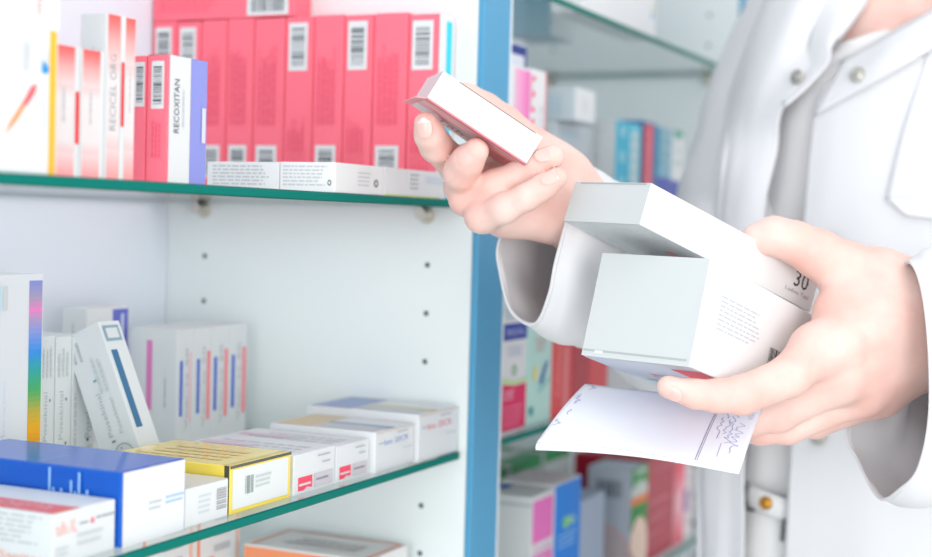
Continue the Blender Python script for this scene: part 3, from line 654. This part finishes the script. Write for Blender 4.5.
# ------------------------------------------------------------------ clothing
def crom(p0, p1, p2, p3, t):
    return .5*((2*p1)+(-p0+p2)*t+(2*p0-5*p1+4*p2-p3)*t*t+(-p0+3*p1-3*p2+p3)*t**3)
def interp(A, n, closed=False):
    A = np.asarray(A, float); m = len(A); out = []
    tot = m if closed else m-1
    for k in range(n if closed else n+1):
        t = k*tot/n; i = min(int(t), tot-1); f = t-i
        g = (lambda j: A[j % m]) if closed else (lambda j: A[min(max(j, 0), m-1)])
        p0, p3 = g(i-1), g(i+2)
        if not closed:
            if i-1 < 0: p0 = 2*A[0]-A[1]
            if i+2 > m-1: p3 = 2*A[-1]-A[-2]
        out.append(crom(p0, g(i), g(i+1), p3, f))
    return np.array(out)
def wrinkle(V, N, amp, sc, seed, stretch=(1, 1, .45)):
    W = []
    for v, n in zip(V, N):
        q = Vector((v[0]*sc*stretch[0]+seed, v[1]*sc*stretch[1], v[2]*sc*stretch[2]))
        a = noise.noise(q)+.5*noise.noise(q*2.1); W.append(v+n*amp*a)
    return np.array(W)
def grid_normals(G, cu=False):
    du = np.gradient(G, axis=1); dv = np.gradient(G, axis=0); n = np.cross(du, dv); return n/np.maximum(np.linalg.norm(n, axis=-1, keepdims=True), 1e-9)
def grid_faces(nr, nc, closed=False):
    return [(r*nc+c, r*nc+(c+1) % nc, (r+1)*nc+(c+1) % nc, (r+1)*nc+c) for r in range(nr-1) for c in range(nc if closed else nc-1)]
def cloth_pts(rows, nu, nv, closed=False):
    A = np.array([interp(np.array([P(*q) for q in r]), nu, closed) for r in rows]); return np.swapaxes(np.array([interp(A[:, i], nv) for i in range(A.shape[1])]), 0, 1)
def cloth(name, rows, nu, nv, mat, parent, th=.0012, amp=.002, sc=16, seed=0, closed=False, stretch=(1, 1, .45), extra=None, only=False):
    G = cloth_pts(rows, nu, nv, closed); N = grid_normals(G)
    if extra is not None: G = extra(G, N)
    V = G.reshape(-1, 3); n = N.reshape(-1, 3)
    if amp: V = wrinkle(V, n, amp, sc, seed, stretch)
    Fc = grid_faces(G.shape[0], G.shape[1], closed)
    if only: return V, Fc
    return cloth_obj(name, V, Fc, mat, parent, th)
def cloth_obj(name, V, Fc, mat, parent, th):
    o = mesh_obj(name, V, Fc, mat, smooth=True); world_child(o, parent)
    s = o.modifiers.new('thickness', 'SOLIDIFY'); s.thickness = th; s.offset = 0
    return o
def merge(parts_):
    V, Fc, n = [], [], 0
    for v, f in parts_: V.append(np.asarray(v)); Fc += [tuple(i+n for i in q) for q in f]; n += len(v)
    return np.concatenate(V), Fc

# coat front panels
Rrows = [[(824, 84, 1.236), (850, 70, 1.222), (892, 48, 1.205), (945, 18, 1.205), (1010, -25, 1.235), (1075, -45, 1.31), (1090, -40, 1.40)],
         [(813, 120, 1.234), (842, 112, 1.218), (892, 100, 1.200), (950, 85, 1.192), (1022, 60, 1.215), (1085, 40, 1.30), (1098, 40, 1.40)],
         [(804, 215, 1.230), (836, 212, 1.212), (888, 206, 1.192), (950, 200, 1.185), (1026, 190, 1.208), (1082, 185, 1.29), (1092, 185, 1.40)],
         [(799, 320, 1.226), (832, 320, 1.210), (884, 318, 1.195), (948, 316, 1.190), (1020, 312, 1.212), (1070, 310, 1.29), (1080, 310, 1.40)],
         [(791, 445, 1.224), (826, 446, 1.208), (880, 448, 1.190), (948, 450, 1.185), (1022, 450, 1.205), (1080, 450, 1.29), (1090, 450, 1.40)],
         [(785, 560, 1.220), (822, 562, 1.203), (880, 566, 1.180), (950, 570, 1.172), (1032, 570, 1.195), (1098, 570, 1.285), (1108, 570, 1.40)],
         [(772, 900, 1.220), (815, 905, 1.195), (880, 910, 1.165), (960, 910, 1.158), (1052, 910, 1.185), (1125, 910, 1.285), (1135, 910, 1.40)],
         [(760, 1260, 1.220), (808, 1265, 1.19), (880, 1270, 1.155), (965, 1270, 1.148), (1065, 1270, 1.18), (1140, 1270, 1.285), (1150, 1270, 1.40)]]
Lrows = [[(866, -12, 1.275), (835, -12, 1.270), (805, -14, 1.268), (780, -16, 1.300), (769, -16, 1.355), (790, -30, 1.47)],
         [(832, 46, 1.243), (808, 44, 1.255), (778, 44, 1.264), (754, 44, 1.300), (745, 44, 1.355), (760, 40, 1.47)],
         [(784, 106, 1.228), (768, 107, 1.243), (750, 108, 1.262), (733, 110, 1.296), (727, 110, 1.355), (740, 110, 1.47)],
         [(777, 152, 1.226), (762, 152, 1.232), (746, 152, 1.242), (729, 152, 1.258), (722, 152, 1.288), (735, 152, 1.470)],
         [(764, 215, 1.226), (750, 215, 1.232), (736, 215, 1.242), (722, 215, 1.258), (716, 215, 1.288), (728, 215, 1.470)],
         [(754, 360, 1.226), (741, 360, 1.232), (728, 360, 1.242), (714, 360, 1.258), (708, 360, 1.288), (720, 360, 1.470)],
         [(745, 470, 1.222), (732, 470, 1.232), (718, 470, 1.242), (703, 470, 1.258), (697, 470, 1.288), (710, 470, 1.470)],
         [(744, 560, 1.220), (731, 560, 1.232), (716, 560, 1.242), (702, 560, 1.258), (696, 560, 1.288), (708, 560, 1.480)],
         [(738, 900, 1.215), (722, 900, 1.232), (704, 900, 1.242), (688, 900, 1.258), (680, 900, 1.288), (692, 900, 1.500)],
         [(730, 1260, 1.215), (712, 1260, 1.232), (692, 1260, 1.242), (674, 1260, 1.258), (664, 1260, 1.288), (676, 1260, 1.510)]]
back = []
for y, a, b2 in ((-40, 790, 1088), (60, 752, 1098), (215, 728, 1092), (445, 712, 1090), (900, 692, 1135), (1260, 676, 1150)):
    d0 = 1.47 if y < 800 else 1.505
    back.append([(a, y, d0), ((a*.7+b2*.3), y-6, 1.50), ((a+b2)/2, y-10, 1.49), (a*.3+b2*.7, y-6, 1.45), (b2, y, 1.40)])
coatV, coatF = merge([cloth('', Rrows, 60, 96, None, None, amp=.0022, sc=15, seed=3, only=True), cloth('', Lrows, 40, 96, None, None, amp=.0024, sc=17, seed=11, only=True), cloth('', back, 30, 40, None, None, amp=.003, sc=9, seed=5, only=True)])
coat = cloth_obj('lab_coat', coatV, coatF, M_coat, person, .0014)
# lapels and collar
def strip(name, rows, parent, mat=M_coat, nu=24, nv=8, amp=.0006, th=.0016, sc=22, seed=0): return cloth(name, rows, nu, nv, mat, parent, th, amp, sc, seed)
strip('lapel', [[(814, 116, 1.229), (846, 98, 1.213), (890, 74, 1.196), (940, 45, 1.194), (1000, 8, 1.222)],
                [(829, 88, 1.227), (858, 72, 1.213), (896, 50, 1.197), (945, 20, 1.196), (1005, -16, 1.224)],
                [(844, 61, 1.232), (868, 47, 1.222), (900, 29, 1.208), (938, 8, 1.205), (1000, -34, 1.236)]], coat, seed=2)
strip('collar', [[(838, 62, 1.236), (866, 48, 1.240), (900, 30, 1.242), (934, 11, 1.246), (982, -30, 1.285), (994, -75, 1.36), (962, -105, 1.43), (905, -112, 1.46)],
                 [(842, 58, 1.246), (868, 45, 1.252), (902, 26, 1.258), (936, 6, 1.266), (974, -40, 1.30), (984, -92, 1.37), (955, -126, 1.43), (903, -134, 1.455)]], coat, seed=4)
strip('lapel', [[(869, -4, 1.262), (853, 22, 1.246), (833, 44, 1.234), (829, 62, 1.225), (806, 88, 1.222), (784, 107, 1.220)],
                [(848, -8, 1.262), (838, 18, 1.248), (826, 42, 1.238), (818, 62, 1.236), (799, 82, 1.236), (780, 100, 1.240)],
                [(818, -10, 1.272), (814, 16, 1.266), (808, 44, 1.256), (800, 62, 1.256), (786, 80, 1.258), (772, 96, 1.258)]], coat, seed=6)
strip('collar', [[(905, -112, 1.46), (868, -90, 1.38), (866, -45, 1.30), (868, -6, 1.264), (853, 20, 1.249), (834, 42, 1.238)], [(903, -134, 1.455), (874, -108, 1.385), (874, -56, 1.315), (876, -16, 1.285), (858, 14, 1.268), (840, 40, 1.254)]], coat, nu=24, nv=5)
# breast seam
def cord(name, pts, r, mat, parent, n=60):
    C_ = interp(np.array([P(*q) for q in pts]), n); V = []; Fc = []
    T_ = np.gradient(C_, axis=0)
    for c, t in zip(C_, T_):
        t = t/np.linalg.norm(t); a = np.cross(t, CF); a /= np.linalg.norm(a); b_ = np.cross(t, a)
        for k in range(6): V.append(c+r*(a*math.cos(k*math.pi/3)+b_*math.sin(k*math.pi/3)))
    m = len(C_); Fc = [(i*6+k, i*6+(k+1) % 6, (i+1)*6+(k+1) % 6, (i+1)*6+k) for i in range(m-1) for k in range(6)]
    return world_child(mesh_obj(name, V, Fc, mat, parent=None, smooth=True), parent)
cloth('breast_pocket', [[(930, 44, 1.1975), (960, 36, 1.195), (1000, 28, 1.20), (1040, 20, 1.218)], [(903, 130, 1.1925), (945, 126, 1.187), (990, 122, 1.192), (1035, 116, 1.212)], [(889, 190, 1.1892), (935, 190, 1.1825), (985, 188, 1.188), (1030, 184, 1.206)], [(887, 198, 1.1888), (935, 199, 1.182), (985, 196, 1.188), (1030, 192, 1.206)], [(891, 203, 1.1880), (936, 204, 1.182), (985, 200, 1.188), (1030, 197, 1.206)], [(906, 216, 1.1845), (942, 220, 1.1805), (985, 220, 1.186), (1026, 214, 1.204)]], 24, 24, M_coat, coat, .0022, .0004)
# snap buttons
M_snap = surf('snap_metal', '#b9b7ae', .35, .5, Metallic=.7)
def snap(x, y, d, nv, r=.0068, parent=coat):
    nv = nv/np.linalg.norm(nv); a = np.cross(nv, UP); a /= np.linalg.norm(a); b_ = np.cross(nv, a); c = P(x, y, d); V = []; n = 24
    prof = [(r, -.0010), (r, .0012), (r*.86, .0022), (r*.66, .0017), (r*.58, .0016), (r*.45, .0027), (r*.18, .0031)]
    for q, z in prof: V += [c+nv*z+q*(a*math.cos(2*math.pi*k/n)+b_*math.sin(2*math.pi*k/n)) for k in range(n)]
    Fc = [(i*n+k, i*n+(k+1) % n, (i+1)*n+(k+1) % n, (i+1)*n+k) for i in range(len(prof)-1) for k in range(n)]+[tuple((len(prof)-1)*n+k for k in range(n))]
    return world_child(mesh_obj('snap_button', V, Fc, M_snap, smooth=True), parent)
snap(858, 75, 1.2105, cv(-.45, -.15, -.85)); snap(797, 77, 1.2335, cv(-.75, -.1, -.6), .0062); snap(829, 241, 1.2065, cv(-.5, 0, -.85)); snap(818, 437, 1.2065, cv(-.5, 0, -.85))

# T-shirt
Trows = [[(836, 44, 1.270), (852, 40, 1.262), (870, 34, 1.262), (892, 29, 1.272), (905, 26, 1.290)],
         [(800, 74, 1.272), (830, 66, 1.250), (862, 58, 1.244), (900, 50, 1.250), (940, 44, 1.29)],
         [(768, 110, 1.30), (796, 110, 1.258), (835, 108, 1.240), (890, 104, 1.238), (960, 100, 1.29)],
         [(752, 180, 1.31), (785, 180, 1.262), (825, 180, 1.246), (890, 178, 1.245), (960, 176, 1.29)],
         [(740, 260, 1.32), (775, 262, 1.275), (815, 262, 1.262), (880, 262, 1.265), (960, 260, 1.31)],
         [(728, 380, 1.32), (765, 384, 1.272), (805, 386, 1.258), (870, 386, 1.262), (950, 380, 1.31)],
         [(720, 450, 1.31), (755, 454, 1.262), (798, 458, 1.246), (865, 460, 1.252), (950, 455, 1.30)],
         [(716, 484, 1.31), (750, 490, 1.262), (792, 500, 1.248), (862, 506, 1.254), (950, 500, 1.30)]]
tee = cloth('t_shirt', Trows, 48, 70, M_shirt, person, .0012, .0028, 22, 8, stretch=(1, 1, .8))
strip('neck_band', [[(836, 44, 1.268), (852, 40, 1.2595), (870, 34, 1.2595), (892, 29, 1.2695), (905, 26, 1.288)], [(834, 51, 1.266), (852, 46.5, 1.2575), (870, 40.5, 1.2575), (894, 35, 1.2675), (908, 32, 1.287)]], tee, M_shirt, 30, 4, 0, .0026)
# trousers
def trouser_fn(X):
    d = ellip(X, B(0, -.008, ZC-.42), AX, (.156, .098, .125))
    for s in (-1, 1): d = smin(d, chain(X, [(B(.080*s, -.01, ZC-.50), .088), (B(.084*s, 0, ZC-.85), .066), (B(.085*s, -.012, ZC-1.17), .054), (B(.085*s, -.005, .10), .052)], .01), .03)
    return np.maximum(d, X[..., 2]-(ZC-.315))
lo[2] = .05; hi2 = hi.copy(); hi2[2] = ZC-.28
V, Fc = nets(trouser_fn, lo, hi2, .009); V = smooth(V, Fc, 1)
N_ = V-np.array([B(0, 0, z) for z in V[:, 2]]); N_[:, 2] = 0; N_ /= np.linalg.norm(N_, axis=1, keepdims=True)
V = wrinkle(V, N_, .003, 14, 2)
trousers = world_child(mesh_obj('trousers', V, Fc, M_trouser, smooth=True), person)
cloth('trouser_front', [[(715, 500, 1.30), (752, 508, 1.252), (792, 520, 1.236), (862, 530, 1.24), (950, 520, 1.29)], [(712, 560, 1.30), (748, 566, 1.250), (790, 572, 1.232), (862, 578, 1.236), (955, 570, 1.29)], [(708, 640, 1.30), (745, 646, 1.250), (788, 650, 1.230), (865, 650, 1.232), (960, 640, 1.29)]], 40, 24, M_trouser, trousers, .0012, .0016, 25, 4)
belt = cloth('belt', [[(714, 474, 1.298), (750, 485, 1.2465), (790, 499.5, 1.230), (862, 510, 1.234), (950, 502, 1.285)], [(713, 484, 1.296), (750, 496, 1.2445), (789, 510, 1.228), (862, 521, 1.232), (950, 513, 1.283)], [(712, 494, 1.298), (750, 507.5, 1.2465), (788, 521, 1.230), (862, 532, 1.234), (951, 524, 1.285)]], 40, 8, M_belt, person, .0035, 0)
def stud(x, y, d, r, mat, name):
    o = snap(x, y, d, cv(-.5, 0, -.85), r, belt); o.name = name; o.data.materials.clear(); o.data.materials.append(mat); return o
stud(766, 503, 1.2325, .0058, M_gold, 'brass_stud')
cord('belt_buckle', [(748, 484, 1.244), (745, 496, 1.244), (748, 508, 1.244), (754, 510, 1.240)], .0018, M_dark, belt, 30)
cord('belt_keeper', [(784, 519, 1.228), (783, 530, 1.228), (782, 541, 1.228)], .0018, M_dark, belt, 12)

# sleeves
def ring(c, ax, r, n=10, sq=1., up=UP, ph=0):
    ax = ax/np.linalg.norm(ax); a = np.cross(ax, up); a /= np.linalg.norm(a); b_ = np.cross(a, ax)
    return np.array([c+r*(a*math.cos(2*math.pi*k/n+ph)+sq*b_*math.sin(2*math.pi*k/n+ph)) for k in range(n)])
def align(rings):
    out = [rings[0]]
    for R_ in rings[1:]:
        best = None
        for cand in (R_, R_[::-1]):
            for s in range(len(R_)):
                q = np.roll(cand, s, 0); e = (((q-q.mean(0))-(out[-1]-out[-1].mean(0)))**2).sum()
                if best is None or e < best[0]: best = (e, q)
        out.append(best[1])
    return out
def sleeve(rings, nu, nv, amp, sc, seed, parent):
    rings = align([interp(r, 24, True) for r in rings]); A = np.array([interp(r, nu, True) for r in rings])
    G = np.swapaxes(np.array([interp(A[:, i], nv) for i in range(nu)]), 0, 1)
    Gw = np.concatenate([G[:, -1:], G, G[:, :1]], 1); N = grid_normals(Gw)[:, 1:-1]
    V = wrinkle(G.reshape(-1, 3), N.reshape(-1, 3), amp, sc, seed, (1, 1, 1))
    return cloth_obj('sleeve', V, grid_faces(G.shape[0], nu, True), M_coat, parent, .0014)
cuff = np.array([P(*q) for q in [(566, 224, .945), (556, 262, .938), (549, 296, .945), (535, 324, .962), (512, 312, .985), (501, 275, 1.0), (500, 240, 1.005), (530, 190, 1.02), (560, 161, 1.012), (577, 155, .98), (573, 190, .950)]])
cuff2 = np.array([P(*q) for q in [(604, 250, .955), (592, 292, .952), (580, 330, .962), (566, 345, .985), (548, 332, 1.01), (532, 285, 1.03), (534, 240, 1.035), (558, 196, 1.045), (584, 166, 1.03), (609, 188, .985), (612, 218, .958)]])
e0, s0 = P(698, 330, 1.235), P(718, 210, 1.345)
sleeve([cuff, cuff2, ring(P(650, 285, 1.10), P(690, 320, 1.2)-P(600, 240, 1.0), .060), ring(P(690, 325, 1.215), P(710, 330, 1.25)-P(650, 290, 1.1), .062), ring(P(735, 255, 1.32), s0-e0, .064), ring(P(756, 170, 1.375), s0-e0, .064), ring(P(782, 85, 1.42), P(800, 30, 1.43)-P(756, 170, 1.375), .064), ring(P(812, 15, 1.43), P(860, -40, 1.43)-P(782, 85, 1.42), .060), ring(P(850, -30, 1.42), P(900, -60, 1.42)-P(812, 15, 1.43), .050)], 40, 90, .0028, 24, 21, coat)
cuffR = np.array([P(*q) for q in [(901, 489, .918), (919, 468, .905), (930, 415, .897), (929, 340, .895), (921, 283, .905), (908, 262, .925), (893, 290, .985), (870, 360, 1.0), (847, 428, .99), (859, 462, .978), (880, 498, .945)]])
cuffR2 = np.array([P(*q) for q in [(935, 500, .925), (955, 470, .908), (962, 415, .90), (958, 335, .898), (950, 275, .91), (938, 252, .94), (930, 290, 1.0), (915, 370, 1.01), (895, 440, 1.0), (900, 475, .985), (916, 503, .955)]])
sleeve([cuffR, cuffR2, ring(P(1010, 385, .985), P(1075, 385, 1.05)-P(950, 380, .93), .068), ring(P(1080, 388, 1.055), P(1110, 360, 1.1)-P(1010, 380, .98), .068), ring(P(1128, 300, 1.15), P(1110, 120, 1.2)-P(1100, 385, 1.07), .066), ring(P(1118, 120, 1.25), P(1090, 20, 1.28)-P(1120, 300, 1.16), .066), ring(P(1075, 25, 1.30), B(0, 0, ZC+.1)-P(1118, 120, 1.2), .056)], 40, 80, .0028, 22, 31, coat)
for nm, rg in (('cuff_hem', cuff), ('cuff_hem', cuffR)):
    C_ = interp(rg, 80, True); C_ = np.concatenate([C_, C_[:2]]); V = []
    for i in range(len(C_)-1):
        t = C_[i+1]-C_[i]; t /= np.linalg.norm(t); a = np.cross(t, CF); a /= np.linalg.norm(a); b_ = np.cross(t, a)
        for k in range(8): V.append(C_[i]+.0013*(a*math.cos(k*math.pi/4)+b_*math.sin(k*math.pi/4)))
    m = len(C_)-1
    world_child(mesh_obj(nm, V, [(i*8+k, i*8+(k+1) % 8, (i+1)*8+(k+1) % 8, (i+1)*8+k) for i in range(m-1) for k in range(8)], M_coat, smooth=True), coat)
# hair and shoes (outside the frame)
hc = B(.02, .005, ZC+.37)
def hair_fn(X):
    d = ellip(X, hc-nrm*.012+UP*.012, AX, (.084, .096, .112)); d = np.maximum(d, -ellip(X, hc+nrm*.085-UP*.04, AX, (.066, .075, .10)))
    return smin(d, ellip(X, hc-nrm*.095-UP*.02, AX, (.04, .035, .045)), .02)
V, Fc = nets(hair_fn, hc-.16, hc+.16, .008); world_child(mesh_obj('hair', smooth(V, Fc), Fc, M_hair, smooth=True), person)
for s in (-1, 1):
    def shoe_fn(X):
        d = rcone(X, B(.084*s, -.045, .045), B(.092*s, .11, .032), .040, .032); d = smin(d, rcone(X, B(.084*s, -.02, .05), B(.084*s, -.01, .09), .038, .036), .02)
        return np.maximum(d, .001-X[..., 2])
    c = B(.086*s, .03, .05); V, Fc = nets(shoe_fn, c-np.array([.18, .18, .055]), c+np.array([.18, .18, .10]), .007); world_child(mesh_obj('shoe', smooth(V, Fc, 1), Fc, M_shoe, smooth=True), person)

# ------------------------------------------------------------------ held things
def frame(O, A, dims):
    O = np.array(O); e1, e2, e3 = [np.array(a)/np.linalg.norm(a) for a in A]; w, h, d = dims
    o = O+e1*w/2+e2*h+e3*d/2; ex, ey, ez = e1, e3, -e2
    ez = ez/np.linalg.norm(ez); ex = ex-ez*(ex@ez); ex /= np.linalg.norm(ex); ey = np.cross(ez, ex)
    return Matrix(((ex[0], ey[0], ez[0], o[0]), (ex[1], ey[1], ez[1], o[1]), (ex[2], ey[2], ez[2], o[2]), (0, 0, 0, 1)))
w, h, d = .1384, .0655, .0775
b = Carton(w, d, h, '#f3f4f4', bev=.0011)
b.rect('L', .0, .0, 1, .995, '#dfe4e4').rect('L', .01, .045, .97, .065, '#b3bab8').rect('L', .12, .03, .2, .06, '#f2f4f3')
b.lines('F', .15, .40, .52, .74, 8, '#c3c8d0', seed=5, dens=.35).bars('F', .63, .12, .80, .50, True, '#2a2628', 15, 8, None)
b.rect('B', .02, .0, .75, 1, '#dfe6f2').rect('B', .10, .72, .42, 1, '#ee6a72').text('B', 'Lorafen', .30, .3, .7, .6, '#f0a0a6').rect('B', .45, .1, .9, .7, '#cfdcf0')
o = b.done('larger white box with small print and barcode, lower of the two held together', M=frame([.8386, .2333, 1.1348], [[.9233, -.2666, -.2763], [-.2627, .0864, -.961], [.2801, .9599, .0097]], (w, h, d)))
o.location += Vector(cv(.0022, .001, 0))
w, h, d = .170, .0265, .0669
b = Carton(w, d, h, '#f6f6f6', bev=.0009)
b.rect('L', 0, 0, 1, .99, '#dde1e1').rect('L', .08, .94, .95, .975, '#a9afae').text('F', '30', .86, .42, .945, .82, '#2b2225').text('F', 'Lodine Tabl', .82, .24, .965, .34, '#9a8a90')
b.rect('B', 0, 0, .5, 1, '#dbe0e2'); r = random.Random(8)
for k in range(120): u, v = r.uniform(.02, .44), r.uniform(.03, .95); b.rect('B', u, v, u+.008, v+.012, '#bcc2c4', 2)
b.rect('B', .3, .6, .5, .7, '#ecaab0')
b.done('flatter white box marked 30, upper of the two held together', M=frame([.8366, .2677, 1.1775], [[.8454, -.4274, -.3203], [-.2774, .161, -.9472], [.4564, .8896, .0176]], (w, h, d)))
w, h, d = .0748, .0203, .055
b = Carton(w, d, h, '#f6f4f5', bev=.0006)
b.rect('F', .16, .965, .93, .995, '#8e7f7c').rect('F', 0, 0, 1, .05, '#e58a92')
b.rect('B', 0, .0, 1, 1, '#f2eff0').rect('B', .0, .90, 1, 1, '#ee7f8a').poly('B', [(.0, .45), (.0, .84), (.7, .84), (.28, .5)], '#f3c0c6').poly('B', [(.6, .1), (.55, .84), (1, .84), (1, .1)], '#f0a9b0').text('B', 'Tab', .22, .2, .5, .45, '#cf8f94').rect('L', 0, 0, 1, 1, '#f0dfe1')
M_s = frame([.8132, .3954, 1.2436], [[.5156, -.6869, -.5122], [-.301, .4144, -.8589], [.8022, .597, .0069]], (w, h, d))
o = b.done('small white and red carton held up in the fingertips', M=M_s)
fl = mesh_obj('tuck_flap', [(-w/2, d/2, 0), (-w/2, -d/2, 0), (-w/2-.006, -d/2+.004, -.0025), (-w/2-.006, d/2-.004, -.0025), (-w/2, d/2, .0006), (-w/2, -d/2, .0006), (-w/2-.006, -d/2+.004, -.0019), (-w/2-.006, d/2-.004, -.0019)], [(0, 1, 2, 3), (7, 6, 5, 4), (0, 4, 5, 1), (1, 5, 6, 2), (2, 6, 7, 3), (3, 7, 4, 0)], ink('#efb0b4'), parent=o)
# the note
NA, NB, NC_, ND = P(537, 442, .862), P(585, 385, .935), P(764, 405, .925), P(739, 473, .872)
def note(u, v, off=0):
    p = (1-u)*(1-v)*NA+(1-u)*v*NB+u*v*NC_+u*(1-v)*ND
    return p+UP*(.0035*math.sin(math.pi*u)*(1-v)+.0025*math.sin(math.pi*v*.9)+off)
V, Fc, mi = [], [], []; nu, nv = 40, 20
for j in range(nv+1):
    for i in range(nu+1): V.append(note(i/nu, j/nv))
for j in range(nv):
    for i in range(nu): Fc.append((j*(nu+1)+i, j*(nu+1)+i+1, (j+1)*(nu+1)+i+1, (j+1)*(nu+1)+i)); mi.append(0)
# folded-under half, joined along the front edge
n1 = len(V); m = 12
for j in range(m+1):
    for i in range(nu+1):
        u = i/nu; gap = .0042*(1-u)**.7+.0006
        if j <= 4: a = math.pi*j/4; V.append(note(u, 0)+UP*(-gap/2+gap/2*math.cos(a))+(NA-NB)/np.linalg.norm(NA-NB)*gap*.5*math.sin(a))
        else: V.append(note(u, (j-4)/(m-4)*.9)-UP*(gap*(1-(j-4)/(m-4))+.0005))
for j in range(m):
    for i in range(nu): Fc.append((n1+(j+1)*(nu+1)+i, n1+(j+1)*(nu+1)+i+1, n1+j*(nu+1)+i+1, n1+j*(nu+1)+i)); mi.append(0)
def stroke(pts, wd, k):
    pts = interp(np.array(pts, float), max(6, len(pts)*5)); Q = [note(u, v, .00035) for u, v in pts]; i0 = len(V)
    for a in range(len(Q)):
        t = Q[min(a+1, len(Q)-1)]-Q[max(a-1, 0)]; sd = np.cross(t, UP); sd = sd/max(np.linalg.norm(sd), 1e-9)*wd*.4; V.append(Q[a]-sd); V.append(Q[a]+sd)
    for a in range(len(Q)-1): Fc.append((i0+2*a, i0+2*a+1, i0+2*a+3, i0+2*a+2)); mi.append(k)
stroke([(.775, .02), (.775, .5), (.775, .98)], .0007, 2); stroke([(.785, .02), (.785, .5), (.785, .98)], .0004, 2)
def scribble(u, v0, v1, wu, n, seed):
    r = random.Random(seed); stroke([(u+r.uniform(-wu, wu)+(.3*wu if i % 2 else -.3*wu), v1+(v0-v1)*i/(n-1)+r.uniform(-.012, .012)) for i in range(n)], .00065, 1)
for a in [(.03, .25, .33, .014, 7), (.05, .42, .50, .010, 5), (.045, .60, .78, .018, 12), (.06, .88, .97, .016, 7)]: scribble(*a, seed=int(a[0]*1000))
for k, (u, a, c, wu, n) in enumerate([(.83, .34, .66, .012, 12), (.845, .66, .76, .02, 5), (.865, .42, .66, .010, 9), (.89, .30, .70, .016, 18), (.93, .20, .62, .020, 16), (.905, .70, .78, .012, 5), (.815, .72, .84, .006, 6)]): scribble(u, a, c, wu, n, 40+k)
for k in range(8): stroke([(.955-.008*(k % 2), .70+.03*k), (.975, .712+.03*k)], .0006, 2)
stroke([(.87, .12), (.868, .30)], .0004, 2)
o = mesh_obj('folded_note', V, Fc, [M_paper, M_inkpen, M_inkline], mi=mi, smooth=True)
s = o.modifiers.new('thickness', 'SOLIDIFY'); s.thickness = .0002; s.offset = -1
c0 = Vector(NA*.25+NB*.25+NC_*.25+ND*.25); o.data.transform(Matrix.Translation(-c0)); o.location = c0
meta(o, 'folded white note with violet handwriting held under the two boxes', 'note')

# ------------------------------------------------------------------ light
w = bpy.data.worlds.new('world'); S.world = w; w.use_nodes = True
w.node_tree.nodes['Background'].inputs[0].default_value = (.95, .975, 1, 1); w.node_tree.nodes['Background'].inputs[1].default_value = .84
def area(name, loc, target, size, sy, power, col=(1, 1, 1)):
    l = bpy.data.lights.new(name, 'AREA'); l.shape = 'RECTANGLE'; l.size = size; l.size_y = sy; l.energy = power; l.color = col
    o = bpy.data.objects.new(name, l); COL.objects.link(o); o.location = loc
    d = Vector(target)-Vector(loc); o.rotation_euler = d.to_track_quat('-Z', 'Y').to_euler(); return o
area('ceiling_lamp', (.6, -1.1, 2.7), (.9, .2, 1.0), 1.6, 1.2, 6, (1, .985, .96))
area('added_soft_fill', (-2.0, -2.4, 1.25), (.9, .55, 1.1), 2.2, 1.5, 33, (.97, .985, 1))  # unseen fill added to reach into the shelf bays, no modelled window
area('added_soft_fill', (-3.0, -.2, 1.3), (1.2, .3, 1.1), 1.6, 1.5, 32, (.97, .985, 1))  # second unseen fill, added from the left to brighten the coat
S.view_settings.view_transform = 'Standard'; S.view_settings.look = 'None'; S.view_settings.gamma = 1; S.view_settings.use_curve_mapping = False
S.view_settings.exposure = 0.46
